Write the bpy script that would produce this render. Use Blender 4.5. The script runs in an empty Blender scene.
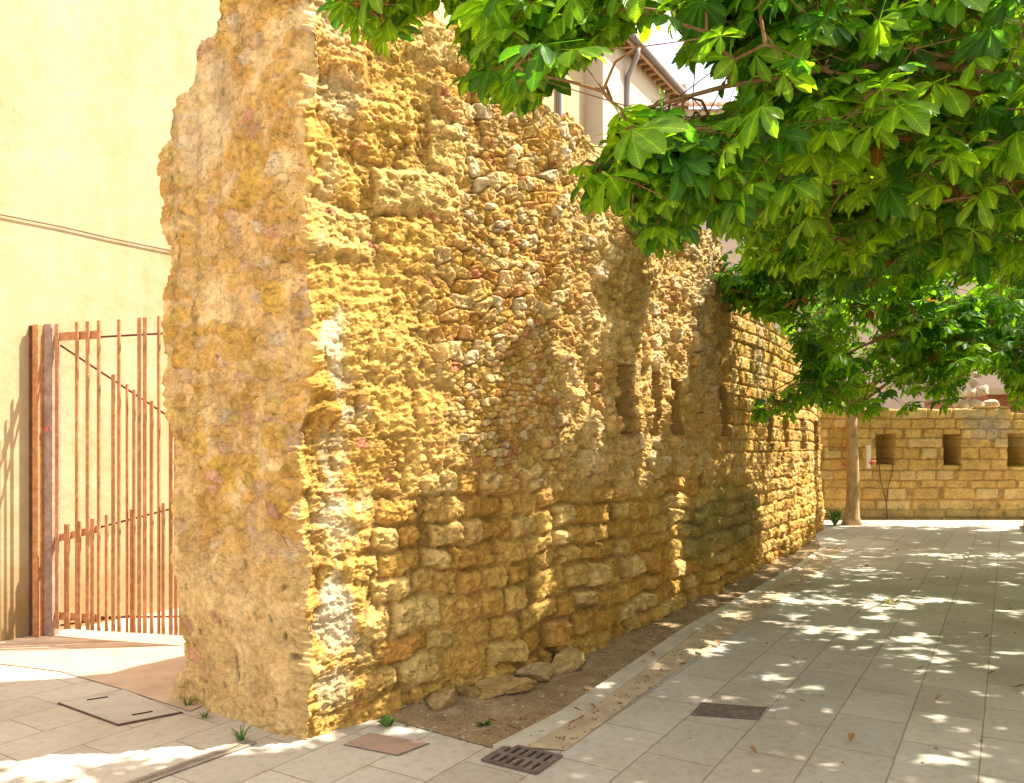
import bpy, math, random
import numpy as np
from mathutils import Vector, Matrix

# ------------------------------------------------------------------ camera, sky, sun, exposure
scn = bpy.context.scene
COL = scn.collection
CAM_Z, FPX, HOR = 1.6, 800.0, 448.0
cam_d = bpy.data.cameras.new('camera'); cam = bpy.data.objects.new('camera', cam_d); COL.objects.link(cam)
cam.location = (0, 0, CAM_Z); cam.rotation_euler = (math.radians(90), 0, 0)
cam_d.sensor_width = 36; cam_d.lens = FPX / 1024 * 36; cam_d.shift_y = (HOR - 391.5) / 1024
cam_d.clip_start = 0.05; cam_d.clip_end = 2000
scn.camera = cam
SUN_EL = math.radians(53); SUN_AZ = math.atan2(0.99, 0.13)          # azimuth measured from +Y towards +X
SUN = np.array([math.cos(SUN_EL)*math.sin(SUN_AZ), math.cos(SUN_EL)*math.cos(SUN_AZ), math.sin(SUN_EL)])
w = bpy.data.worlds.new('World'); scn.world = w; w.use_nodes = True
nt = w.node_tree; bg = nt.nodes['Background']
sky = nt.nodes.new('ShaderNodeTexSky'); sky.sky_type = 'NISHITA'; sky.sun_disc = False
sky.sun_elevation = SUN_EL; sky.sun_rotation = SUN_AZ; sky.dust_density = 3.5; sky.air_density = 0.9; sky.ozone_density = 0.5
# thin bright cloud over the sky
tc = nt.nodes.new('ShaderNodeTexCoord'); mp = nt.nodes.new('ShaderNodeMapping'); mp.inputs['Scale'].default_value = (1.5, 1.5, 4.0)
nz = nt.nodes.new('ShaderNodeTexNoise'); nz.inputs['Scale'].default_value = 2.2; nz.inputs['Detail'].default_value = 7; nz.inputs['Roughness'].default_value = .6
cr = nt.nodes.new('ShaderNodeValToRGB'); cr.color_ramp.elements[0].position = .36; cr.color_ramp.elements[1].position = .68
mx = nt.nodes.new('ShaderNodeMixRGB'); mx.inputs['Color2'].default_value = (6.6, 6.1, 5.2, 1)
nt.links.new(tc.outputs['Generated'], mp.inputs[0]); nt.links.new(mp.outputs[0], nz.inputs[0]); nt.links.new(nz.outputs[0], cr.inputs[0])
nt.links.new(cr.outputs[0], mx.inputs['Fac']); nt.links.new(sky.outputs[0], mx.inputs['Color1']); nt.links.new(mx.outputs[0], bg.inputs['Color'])
bg.inputs['Strength'].default_value = 0.15
sd = bpy.data.lights.new('sun', 'SUN'); so = bpy.data.objects.new('sun', sd); COL.objects.link(so)
sd.energy = 4.6; sd.angle = math.radians(0.53); sd.color = (1.0, 0.93, 0.80)
so.rotation_euler = Vector((-SUN[0], -SUN[1], -SUN[2])).to_track_quat('-Z', 'Y').to_euler(); so.location = (20, 5, 30)
vs = scn.view_settings; vs.view_transform = 'Standard'; vs.look = 'None'; vs.gamma = 1; vs.use_curve_mapping = False
vs.exposure = 1.58
scn.cycles.max_bounces = 8; scn.cycles.diffuse_bounces = 5; scn.cycles.transmission_bounces = 6

# ------------------------------------------------------------------ helpers
rng = np.random.default_rng(11); random.seed(5)
def g(px, py, z=0.0):                       # point of the plane at height z seen in that direction
    Y = FPX*(CAM_Z - z)/(py - HOR); return np.array([(px-512)/FPX*Y, Y])
def proj(P):
    P = np.asarray(P); Y = np.maximum(P[..., 1], 1e-3)
    return np.stack([512 + FPX*P[..., 0]/Y, HOR - FPX*(P[..., 2]-CAM_Z)/Y], -1)
T = np.array([.527, .850]); NRM = np.array([.850, -.527])             # along the path, and across it
ROTZ = math.atan2(T[1], T[0])

def _h(ix, iy, seed):
    a = (ix.astype(np.int64)*374761393 + iy.astype(np.int64)*668265263 + seed*974634777) & 0xffffffff
    a = ((a ^ (a >> 13))*1274126177) & 0xffffffff
    a = ((a ^ (a >> 16))*2246822519) & 0xffffffff
    return ((a ^ (a >> 15)) & 0xffffff)/float(0xffffff)
def vn(x, y, seed=0):
    ix = np.floor(x); iy = np.floor(y); fx = x-ix; fy = y-iy
    fx = fx*fx*(3-2*fx); fy = fy*fy*(3-2*fy)
    a = _h(ix, iy, seed); b = _h(ix+1, iy, seed); c = _h(ix, iy+1, seed); d = _h(ix+1, iy+1, seed)
    return (a*(1-fx)+b*fx)*(1-fy) + (c*(1-fx)+d*fx)*fy
def fbm(x, y, seed=0, o=5, gain=.5):
    t = 0; a = 1; s = 0
    for k in range(o):
        t = t + a*vn(x*2.03**k+17.3*k, y*2.03**k-9.1*k, seed+k); s += a; a *= gain
    return t/s
def vor(x, y, seed=0, jx=.8, jy=.8, p=2.0):
    ix = np.floor(x); iy = np.floor(y)
    f1 = np.full(x.shape, 9.); f2 = f1.copy(); cid = np.zeros(x.shape); cx = np.zeros(x.shape); cy = np.zeros(x.shape)
    for dj in (-1, 0, 1):
        for di in (-1, 0, 1):
            jx_ = ix+di; jy_ = iy+dj
            ox = jx_+.5+(_h(jx_, jy_, seed)-.5)*jx; oy = jy_+.5+(_h(jx_, jy_, seed+1)-.5)*jy
            ddx = np.abs(x-ox); ddy = np.abs(y-oy)
            d = np.sqrt(ddx**2+ddy**2) if p == 2 else (ddx**p+ddy**p)**(1/p)
            m = d < f1
            f2 = np.where(m, f1, np.minimum(f2, d)); f1 = np.where(m, d, f1)
            cid = np.where(m, _h(jx_, jy_, seed+7), cid); cx = np.where(m, x-ox, cx); cy = np.where(m, y-oy, cy)
    return f1, f2, cid, cx, cy
def courses(s, z, bw, bh, seed):
    """coursed blocks: rows of uneven height, blocks of uneven width; returns distance to the joint (m) and id"""
    zz = z/bh + .35*(vn(z/bh*.7, z*0, seed+3)-.5)
    r = np.floor(zz); fz = zz-r
    sx = s/bw*(.75+.5*_h(r, r*0, seed)) + 7.7*_h(r, r*0+3, seed)
    c0 = np.floor(sx)
    e0 = c0+(_h(c0, r, seed+5)-.5)*.55; c = np.where(sx < e0, c0-1, c0)
    e0 = c+(_h(c, r, seed+5)-.5)*.55; e1 = c+1+(_h(c+1, r, seed+5)-.5)*.55
    dx = np.minimum(sx-e0, e1-sx)*bw; dz = np.minimum(fz, 1-fz)*bh
    k = .013
    d = -np.log(np.exp(-dx/k)+np.exp(-dz/k))*k
    return d, _h(c, r, seed+9), dx, dz
def ss(a, b, x):
    t = np.clip((x-a)/(b-a), 0, 1); return t*t*(3-2*t)
def mixc(a, b, f): return a*(1-f[..., None]) + np.asarray(b)*f[..., None]
def pick(pal, cid):
    pal = np.array(pal); i = np.minimum((cid*len(pal)).astype(int), len(pal)-1); return pal[i]

def mesh_np(name, V, F, mat, parent=None, col=None, smooth=True):
    """V (n,3), F (m,k) with k = 3 or 4"""
    V = np.asarray(V, float); F = np.asarray(F, np.int32)
    me = bpy.data.meshes.new(name); me.vertices.add(len(V)); me.vertices.foreach_set('co', V.astype(np.float32).ravel())
    k = F.shape[1]; me.loops.add(F.size); me.loops.foreach_set('vertex_index', F.ravel())
    me.polygons.add(len(F)); me.polygons.foreach_set('loop_start', np.arange(0, F.size, k, dtype=np.int32))
    if smooth: me.polygons.foreach_set('use_smooth', np.ones(len(F), bool))
    me.update(calc_edges=True); me.validate()
    if col is not None:
        a = me.color_attributes.new('Col', 'FLOAT_COLOR', 'POINT')
        c = np.ones((len(V), 4), np.float32); c[:, :3] = col; a.data.foreach_set('color', c.ravel())
    me.materials.append(mat)
    o = bpy.data.objects.new(name, me); COL.objects.link(o)
    if parent: o.parent = parent
    return o
class MB:
    """collects pieces of one mesh"""
    def __init__(s): s.v = []; s.f = []
    def add(s, V, F):
        n = len(s.v); s.v += [tuple(map(float, p)) for p in V]; s.f += [tuple(i+n for i in q) for q in F]; return s
    def box(s, c, ax, ay, az):                 # centre and three half-axis vectors
        c = np.array(c, float); ax, ay, az = (np.array(a, float) for a in (ax, ay, az))
        V = [c+i*ax+j*ay+k*az for k in (-1, 1) for j in (-1, 1) for i in (-1, 1)]
        F = [(0, 2, 3, 1), (4, 5, 7, 6), (0, 1, 5, 4), (1, 3, 7, 5), (3, 2, 6, 7), (2, 0, 4, 6)]
        if np.dot(np.cross(ax, ay), az) < 0: F = [q[::-1] for q in F]
        return s.add(V, F)
    def tube(s, pts, rad, n=6, cap=True):
        pts = np.array(pts, float); rad = np.broadcast_to(np.array(rad, float), (len(pts),)); V = []; F = []
        for i, p in enumerate(pts):
            d = pts[min(i+1, len(pts)-1)]-pts[max(i-1, 0)]; d /= np.linalg.norm(d)+1e-9
            u = np.cross(d, (0, 0, 1) if abs(d[2]) < .9 else (1, 0, 0)); u /= np.linalg.norm(u); v = np.cross(d, u)
            for k in range(n):
                a = 2*math.pi*k/n; V.append(p+rad[i]*(math.cos(a)*u+math.sin(a)*v))
        for i in range(len(pts)-1):
            for k in range(n):
                F.append((i*n+k, i*n+(k+1) % n, (i+1)*n+(k+1) % n, (i+1)*n+k))
        if cap: F.append(tuple(range(n))[::-1]); F.append(tuple((len(pts)-1)*n+k for k in range(n)))
        return s.add(V, F)
    def prism(s, poly, z0, z1):
        n = len(poly); V = [(p[0], p[1], z0) for p in poly]+[(p[0], p[1], z1) for p in poly]
        return s.add(V, [tuple(range(n))[::-1], tuple(range(n, 2*n))]+[(i, (i+1) % n, n+(i+1) % n, n+i) for i in range(n)])
    def build(s, name, mat, parent=None, smooth=False, bevel=0):
        me = bpy.data.meshes.new(name); me.from_pydata(s.v, [], s.f); me.update(); me.materials.append(mat)
        if smooth: me.polygons.foreach_set('use_smooth', np.ones(len(me.polygons), bool))
        o = bpy.data.objects.new(name, me); COL.objects.link(o)
        if parent: o.parent = parent
        if bevel:
            m = o.modifiers.new('bevel', 'BEVEL'); m.width = bevel; m.segments = 2; m.limit_method = 'ANGLE'
        return o
def tag(o, label, cat, group=None):
    o['label'] = label; o['category'] = cat
    if group: o['group'] = group
    return o
def thing(name, label, cat, loc=(0, 0, 0), rz=0, group=None):
    o = bpy.data.objects.new(name, None); COL.objects.link(o); o.location = loc; o.rotation_euler = (0, 0, rz); o.empty_display_size = .2
    return tag(o, label, cat, group)
def struct(o, kind='structure'): o['kind'] = kind; return o

# ------------------------------------------------------------------ materials
class N:
    def __init__(s, name):
        s.m = bpy.data.materials.new(name); s.m.use_nodes = True; s.t = s.m.node_tree; s.b = s.t.nodes['Principled BSDF']
        s.b.inputs['Specular IOR Level'].default_value = .25
    def n(s, typ, **kw):
        nd = s.t.nodes.new(typ)
        for k, v in kw.items():
            if k in nd.inputs.keys(): nd.inputs[k].default_value = v
            else: setattr(nd, k, v)
        return nd
    def l(s, a, b): s.t.links.new(a, b)
    def coord(s, kind='Object', scale=(1, 1, 1), rot=(0, 0, 0), loc=(0, 0, 0)):
        c = s.n('ShaderNodeTexCoord'); m = s.n('ShaderNodeMapping'); m.inputs['Scale'].default_value = scale
        m.inputs['Rotation'].default_value = rot; m.inputs['Location'].default_value = loc
        s.l(c.outputs[kind], m.inputs[0]); return m.outputs[0]
    def noise(s, co, sc, det=6, rough=.55):
        n = s.n('ShaderNodeTexNoise'); n.inputs['Scale'].default_value = sc; n.inputs['Detail'].default_value = det; n.inputs['Roughness'].default_value = rough
        s.l(co, n.inputs['Vector']); return n.outputs[0]
    def ramp(s, fac, stops):
        r = s.n('ShaderNodeValToRGB'); e = r.color_ramp.elements
        while len(e) < len(stops): e.new(.5)
        for i, (p, c) in enumerate(stops):
            e[i].position = p; e[i].color = (*c, 1) if not isinstance(c, (int, float)) else (c, c, c, 1)
        s.l(fac, r.inputs[0]); return r.outputs[0]
    def mix(s, a, b, fac, mode='MIX'):
        m = s.n('ShaderNodeMixRGB', blend_type=mode)
        for sock, v in ((m.inputs['Color1'], a), (m.inputs['Color2'], b), (m.inputs['Fac'], fac)):
            if isinstance(v, bpy.types.NodeSocket): s.l(v, sock)
            elif isinstance(v, (int, float)): sock.default_value = v if sock.type == 'VALUE' else (v, v, v, 1)
            else: sock.default_value = (*v, 1)
        return m.outputs[0]
    def bump(s, h, strength=.5, dist=.01, prev=None):
        b = s.n('ShaderNodeBump'); b.inputs['Strength'].default_value = strength; b.inputs['Distance'].default_value = dist
        s.l(h, b.inputs['Height'])
        if prev is not None: s.l(prev, b.inputs['Normal'])
        return b.outputs[0]
    def out(s, col=None, rough=.9, normal=None, metal=0):
        if col is not None:
            if isinstance(col, bpy.types.NodeSocket): s.l(col, s.b.inputs['Base Color'])
            else: s.b.inputs['Base Color'].default_value = (*col, 1)
        if isinstance(rough, bpy.types.NodeSocket): s.l(rough, s.b.inputs['Roughness'])
        else: s.b.inputs['Roughness'].default_value = rough
        if normal is not None: s.l(normal, s.b.inputs['Normal'])
        s.b.inputs['Metallic'].default_value = metal
        return s.m
def simple(name, c, rough=.8, var=.25, sc=8, bump=.3, dist=.004, metal=0, c2=None):
    k = N(name); co = k.coord()
    n = k.noise(co, sc); c2 = c2 or tuple(x*(1-var) for x in c)
    c1 = tuple(min(1, x*(1+var*.6)) for x in c)
    colr = k.ramp(n, [(.3, c2), (.5, c), (.72, c1)])
    return k.out(colr, rough, k.bump(k.noise(co, sc*7, 4), bump, dist), metal)

def stone_mat(name, fine=60.):
    k = N(name); at = k.n('ShaderNodeAttribute', attribute_name='Col'); co = k.coord()
    n1 = k.noise(co, 22, 8, .65); n2 = k.noise(co, fine*1.6, 4, .6)
    c = k.mix(at.outputs['Color'], k.ramp(n1, [(.25, (.58, .54, .46)), (.5, (1, 1, 1)), (.75, (1.28, 1.25, 1.2))]), 1.0, 'MULTIPLY')
    c = k.mix(c, k.ramp(n2, [(.3, .72), (.6, 1.1)]), .6, 'MULTIPLY')
    b = k.bump(n1, .6, .02); b = k.bump(n2, .9, .010, b)
    k.b.inputs['Specular IOR Level'].default_value = .1
    return k.out(c, .95, b)
M_STONE = stone_mat('old_stone'); M_STONE2 = stone_mat('cut_stone', 40)

def paving_mat():
    k = N('paving_slabs'); co = k.coord()
    br = k.n('ShaderNodeTexBrick', offset=.5, squash=1.0)
    br.inputs['Scale'].default_value = 1; br.inputs['Brick Width'].default_value = .60; br.inputs['Row Height'].default_value = .375
    br.inputs['Mortar Size'].default_value = .0045; br.inputs['Mortar Smooth'].default_value = .3; br.inputs['Bias'].default_value = 0
    br.inputs['Color1'].default_value = (.435, .39, .325, 1); br.inputs['Color2'].default_value = (.52, .472, .40, 1); br.inputs['Mortar'].default_value = (.32, .265, .195, 1)
    k.l(co, br.inputs['Vector'])
    n1 = k.noise(co, 1.3, 6, .6); n2 = k.noise(co, 18, 7, .65); n3 = k.noise(co, 140, 3, .6); n4 = k.noise(co, 5.5, 6, .7)
    c = k.mix(br.outputs['Color'], k.ramp(n1, [(.3, (.82, .78, .70)), (.55, (1, 1, 1)), (.75, (1.08, 1.06, 1.02))]), .9, 'MULTIPLY')
    c = k.mix(c, k.ramp(n2, [(.28, (.78, .74, .66)), (.5, (1, 1, 1)), (.75, (1.08, 1.07, 1.05))]), .8, 'MULTIPLY')
    c = k.mix(c, k.ramp(n4, [(.60, (1, 1, 1)), (.72, (.80, .72, .58))]), .7, 'MULTIPLY')
    c = k.mix(c, k.ramp(n3, [(.33, .72), (.5, 1.0), (.7, 1.08)]), .45, 'MULTIPLY')
    wv = k.noise(co, 30, 3); add = k.n('ShaderNodeVectorMath', operation='MULTIPLY_ADD'); nv = k.n('ShaderNodeTexNoise'); nv.inputs['Scale'].default_value = 9; nv.inputs['Detail'].default_value = 4; k.l(co, nv.inputs['Vector']); k.l(nv.outputs['Color'], add.inputs[0]); add.inputs[1].default_value = (.010, .010, 0); k.l(co, add.inputs[2]); k.l(add.outputs[0], br.inputs['Vector'])
    inv = k.ramp(br.outputs['Fac'], [(0, 1.0), (1, 0.0)])
    b = k.bump(inv, .8, .006); b = k.bump(n2, .25, .004, b); b = k.bump(n3, .2, .001, b)
    return k.out(c, .8, b)
M_PAVE = paving_mat()

def plaster_mat():
    k = N('cream_plaster'); co = k.coord()
    n1 = k.noise(co, .7, 7, .6); n2 = k.noise(co, 7, 6, .6); cs = k.coord(scale=(3, 3, .35)); n3 = k.noise(cs, 1.5, 5, .6)
    c = k.ramp(n1, [(.3, (.355, .265, .148)), (.5, (.405, .31, .180)), (.7, (.445, .35, .212))])
    c = k.mix(c, k.ramp(n2, [(.3, (.88, .84, .76)), (.55, (1, 1, 1)), (.8, (1.05, 1.05, 1.03))]), .7, 'MULTIPLY')
    c = k.mix(c, k.ramp(n3, [(.35, (.90, .86, .76)), (.6, (1, 1, 1))]), .6, 'MULTIPLY')
    n5 = k.noise(co, 2.6, 9, .75); c = k.mix(c, k.ramp(n5, [(.60, (1, 1, 1)), (.70, (.86, .78, .64))]), .7, 'MULTIPLY')
    sep = k.n('ShaderNodeSeparateXYZ'); k.l(co, sep.inputs[0]); ft = k.n('ShaderNodeMath', operation='MULTIPLY_ADD'); k.l(n2, ft.inputs[0]); ft.inputs[1].default_value = -.7; k.l(sep.outputs['Z'], ft.inputs[2])
    c = k.mix(c, k.ramp(ft.outputs[0], [(.0, (.70, .60, .46)), (.35, (1, 1, 1))]), .8, 'MULTIPLY')
    dm = k.n('ShaderNodeVectorMath', operation='MULTIPLY_ADD'); nc = k.n('ShaderNodeTexNoise'); nc.inputs['Scale'].default_value = 3; nc.inputs['Detail'].default_value = 5; k.l(co, nc.inputs['Vector']); k.l(nc.outputs['Color'], dm.inputs[0]); dm.inputs[1].default_value = (.35, .35, .35); k.l(co, dm.inputs[2])
    vc = k.n('ShaderNodeTexVoronoi', feature='DISTANCE_TO_EDGE'); vc.inputs['Scale'].default_value = .55; k.l(dm.outputs[0], vc.inputs['Vector'])
    ck = k.mix(k.ramp(vc.outputs['Distance'], [(.0, 1.0), (.006, 0.0)]), k.ramp(n1, [(.5, 0.0), (.6, 1.0)]), 1.0, 'MULTIPLY'); c = k.mix(c, (.27, .19, .10), ck)
    b = k.bump(n2, .35, .03); b = k.bump(k.noise(co, 90, 3), .3, .003, b); b = k.bump(n1, .3, .1, b)
    return k.out(c, .92, b)
M_PLASTER = plaster_mat()

def rust_mat(name, a, b_, c_, sc=9):
    k = N(name); co = k.coord(); cs = k.coord(scale=(1, 1, .25))
    n = k.noise(co, sc*2, 8, .7); n2 = k.noise(cs, sc, 5, .6)
    c = k.ramp(n, [(.3, a), (.52, b_), (.72, c_)]); c = k.mix(c, k.ramp(n2, [(.35, .75), (.6, 1.08)]), .7, 'MULTIPLY')
    return k.out(c, .75, k.bump(n, .3, .002))
M_RUST = rust_mat('rusty_steel', (.28, .115, .045), (.43, .19, .08), (.55, .29, .15))
M_RUSTD = rust_mat('dark_rust', (.06, .02, .010), (.11, .04, .02), (.17, .065, .03))
M_RUSTG = rust_mat('worn_steel', (.20, .12, .08), (.31, .21, .16), (.40, .30, .24))
M_IRON = rust_mat('cast_iron', (.10, .075, .065), (.16, .12, .105), (.23, .18, .155))
M_DARK = simple('void_shade', (.012, .010, .009), .95)  # near-black: shade of drain depths and lifting slots put into the colour
M_SOIL = None
def soil_mat():
    k = N('dry_soil'); co = k.coord()
    n1 = k.noise(co, 6, 7, .65); n2 = k.noise(co, 60, 5, .7); v = k.n('ShaderNodeTexVoronoi'); v.inputs['Scale'].default_value = 75; k.l(co, v.inputs['Vector'])
    c = k.ramp(n1, [(.3, (.21, .14, .07)), (.5, (.30, .205, .105)), (.7, (.40, .285, .165))])
    c = k.mix(c, k.ramp(n2, [(.35, .55), (.5, 1.0), (.7, 1.35)]), .8, 'MULTIPLY')
    c = k.mix(c, (.42, .34, .24), k.ramp(v.outputs['Distance'], [(.10, .8), (.18, 0.)]))
    b = k.bump(n2, .9, .012); b = k.bump(v.outputs['Distance'], .4, .006, b)
    return k.out(c, .98, b)
M_SOIL = soil_mat()
M_KERB = simple('kerb_concrete', (.48, .42, .325), .9, .22, 5, .4, .006)
M_SAND = simple('sandy_gutter', (.45, .35, .225), .95, .3, 6, .5, .006)
M_THRESH = simple('pink_threshold_stone', (.46, .33, .225), .85, .18, 4, .3, .004)
M_LID = simple('stone_lid', (.43, .385, .325), .85, .15, 6, .3, .004)
M_GROUND = simple('far_ground', (.36, .31, .24), .95, .2, .5)
M_HOUSE = simple('pale_render', (.46, .385, .28), .9, .10, 1.2, .2, .01)
M_HOUSE2 = simple('pink_grey_render', (.45, .35, .27), .9, .14, .8, .2, .01)
M_WOOD = simple('brown_soffit', (.34, .19, .085), .8, .3, 5)
M_TILE = simple('roof_tile', (.46, .28, .19), .85, .35, 3)
M_ZINC = simple('grey_zinc', (.20, .17, .165), .5, .2, 5)
M_BRICK = simple('red_brick', (.36, .16, .10), .9, .3, 6)
M_BARK = None
def bark_mat(name, a, b_, c_):
    k = N(name); co = k.coord(scale=(1, 1, .22)); n = k.noise(co, 26, 8, .7); n2 = k.noise(k.coord(), 4, 5)
    c = k.ramp(n, [(.3, a), (.5, b_), (.7, c_)]); c = k.mix(c, k.ramp(n2, [(.35, .75), (.65, 1.15)]), .8, 'MULTIPLY')
    return k.out(c, .92, k.bump(n, .8, .015))
M_BARK = bark_mat('tree_bark', (.32, .195, .09), (.50, .33, .17), (.62, .45, .27))
M_TWIG = bark_mat('twig_bark', (.14, .07, .03), (.22, .115, .05), (.30, .17, .08))
def leaf_mat(name='leaf', tr=.58):
    k = N(name); at = k.n('ShaderNodeAttribute', attribute_name='Col'); co = k.coord(); n = k.noise(co, 30, 4)
    c = k.mix(at.outputs['Color'], k.ramp(n, [(.3, .8), (.6, 1.12)]), .8, 'MULTIPLY')
    va = k.n('ShaderNodeAttribute', attribute_name='Vein'); sp_ = k.n('ShaderNodeSeparateXYZ'); k.l(va.outputs['Vector'], sp_.inputs[0])
    m1 = k.n('ShaderNodeMath', operation='MULTIPLY_ADD'); k.l(sp_.outputs['Y'], m1.inputs[0]); m1.inputs[1].default_value = -.22; k.l(sp_.outputs['X'], m1.inputs[2])
    m2 = k.n('ShaderNodeMath', operation='MULTIPLY'); k.l(m1.outputs[0], m2.inputs[0]); m2.inputs[1].default_value = 88
    m3 = k.n('ShaderNodeMath', operation='SINE'); k.l(m2.outputs[0], m3.inputs[0])
    m4 = k.n('ShaderNodeMath', operation='MULTIPLY_ADD'); k.l(m3.outputs[0], m4.inputs[0]); m4.inputs[1].default_value = .5; m4.inputs[2].default_value = .5
    mr = k.ramp(sp_.outputs['Y'], [(.03, 1.0), (.09, 0.0)])
    c = k.mix(c, k.ramp(m4.outputs[0], [(.0, .86), (.7, 1.0), (.95, 1.16)]), .9, 'MULTIPLY'); c = k.mix(c, k.mix(c, (1.7, 1.5, 1.6), 1.0, 'MULTIPLY'), mr)
    nb = k.bump(m4.outputs[0], .35, .004)
    k.b.inputs['Specular IOR Level'].default_value = .40
    k.out(c, .45, nb)
    t = k.n('ShaderNodeBsdfTranslucent'); k.l(k.mix(c, (2.4, 2.25, .6), 1.0, 'MULTIPLY'), t.inputs['Color'])
    m = k.n('ShaderNodeMixShader'); m.inputs[0].default_value = tr
    k.l(k.b.outputs[0], m.inputs[1]); k.l(t.outputs[0], m.inputs[2]); k.l(m.outputs[0], k.t.nodes['Material Output'].inputs['Surface'])
    return k.m
M_LEAF = leaf_mat()
M_DRY = simple('dry_leaf', (.26, .13, .05), .9, .35, 20)
M_GREENLEAF = simple('green_blade', (.08, .17, .025), .7, .35, 20)
M_WHITE = simple('white_paint', (.75, .73, .70), .6, .08, 5)
M_RED = simple('red_paint', (.50, .09, .05), .5, .15, 8)
M_CABLE = simple('dark_cable', (.16, .11, .075), .8, .2, 8)

# ------------------------------------------------------------------ ground
def sheet(name, poly, z, mat):
    me = bpy.data.meshes.new(name); me.from_pydata([(float(p[0]), float(p[1]), z) for p in poly], [], [tuple(range(len(poly)))]); me.update()
    me.materials.append(mat); o = bpy.data.objects.new(name, me); COL.objects.link(o); return struct(o)
sheet('ground', [(-400, -400), (400, -400), (400, 400), (-400, 400)], -.012, M_GROUND)
pv = sheet('pavement', [(-16, -18), (30, -18), (30, 11), (-16, 11)], 0, M_PAVE)
pv.rotation_euler = (0, 0, ROTZ); pv.location = (*g(792, 783), 0)

KERB_IN = np.array([g(493, 748), g(558, 716), g(636, 664), g(684, 631), g(754, 592), g(797, 567), g(822, 549)])
KERB_OUT = np.array([g(566, 751), g(640, 696), g(700, 655), g(760, 615), g(813, 578), g(834, 560), g(848, 545)])
def resamp(P, n):
    d = np.r_[0, np.cumsum(np.linalg.norm(np.diff(P, axis=0), axis=1))]; t = np.linspace(0, d[-1], n)
    return np.stack([np.interp(t, d, P[:, 0]), np.interp(t, d, P[:, 1])], -1)
KI = resamp(KERB_IN, 60); KO = resamp(KERB_OUT, 60)
dr = KO-KI; KM = KI + dr/np.linalg.norm(dr, axis=1)[:, None]*.17
def strip(name, A, B, za, zb, mat, nc=6, amp=0, kind='structure', skirt=None):
    A = np.asarray(A); B = np.asarray(B); t = np.linspace(0, 1, nc)
    X = A[:, None]*(1-t)[None, :, None]+B[:, None]*t[None, :, None]
    Z = za*(1-t)+zb*t; Z = np.broadcast_to(Z, X.shape[:2]).copy()
    Z += amp*(fbm(X[..., 0]*6, X[..., 1]*6, 5)-.5)
    V = np.concatenate([X, Z[..., None]], -1).reshape(-1, 3); n = len(A)
    i = np.arange(n-1)[:, None]*nc+np.arange(nc-1)[None]; F = np.stack([i, i+1, i+nc+1, i+nc], -1).reshape(-1, 4)
    o = mesh_np(name, V, F, mat); return struct(o, kind)
kb = MB()
def kz(i): return .012+.016*min(1, i/12)
for i in range(len(KI)-1):
    gap = .003 if i % 6 == 5 else 0
    a0, a1 = KI[i], KI[i+1]-(KI[i+1]-KI[i])*gap; b0, b1 = KM[i], KM[i+1]
    kb.add([(*a0, -.08), (*b0, -.08), (*b1, -.08), (*a1, -.08), (*a0, kz(i)+.006), (*b0, kz(i)), (*b1, kz(i+1)), (*a1, kz(i+1)+.006)],
           [(4, 5, 6, 7), (0, 1, 5, 4), (1, 2, 6, 5), (2, 3, 7, 6), (3, 0, 4, 7)])
struct(kb.build('kerb', M_KERB))
strip('sandy_gutter', KM, KO, .014, .005, M_SAND, 6, .006)
sheet('threshold_paving', [g(-60, 657), g(60, 672), g(120, 689), g(190, 712), (-1.5, 6.2), g(190, 628), g(60, 632), g(-60, 645)], .006, M_THRESH)

# ------------------------------------------------------------------ ruined wall and back wall (one generator)
def build_wall(name, P, Nn, C, H, Hc, nz, disp_col, mat, z0=-.12, rings=10, capjag=.10, side=None):
    n = len(P); v = np.linspace(0, 1, nz)
    Z = z0+(H[:, None]-z0)*v[None]
    D, colr = disp_col(Z)
    X = P[:, None, :]+Nn[:, None, :]*D[..., None]
    if side is not None: X = X+side(Z)
    V = np.concatenate([X, Z[..., None]], -1); cols = colr
    top = V[:, -1]; lay = [V]; cl = [cols]
    for r in range(1, rings+1):
        t = r/rings; xy = top[:, :2]*(1-t)+C*t
        jag = capjag*(fbm(xy[:, 0]*5, xy[:, 1]*5, 41)-.5)*2*min(1, t*2)
        z = top[:, 2]*(1-t)+Hc*t+jag-.06*t
        lay.append(np.concatenate([xy, z[:, None]], -1)[:, None]); cl.append(cols[:, -1:])
    V = np.concatenate(lay, 1); cols = np.concatenate(cl, 1); m = V.shape[1]
    i = np.arange(n)[:, None]; j = np.arange(m-1)[None]; i2 = (i+1) % n
    F = np.stack([i*m+j, i2*m+j, i2*m+j+1, i*m+j+1], -1).reshape(-1, 4)
    return mesh_np(name, V.reshape(-1, 3), F, mat, col=cols.reshape(-1, 3))

def loop_frame(pts):
    a = np.roll(pts, -1, 0)-np.roll(pts, 1, 0); a /= np.linalg.norm(a, axis=1)[:, None]+1e-9
    return np.stack([a[:, 1], -a[:, 0]], -1)

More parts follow.
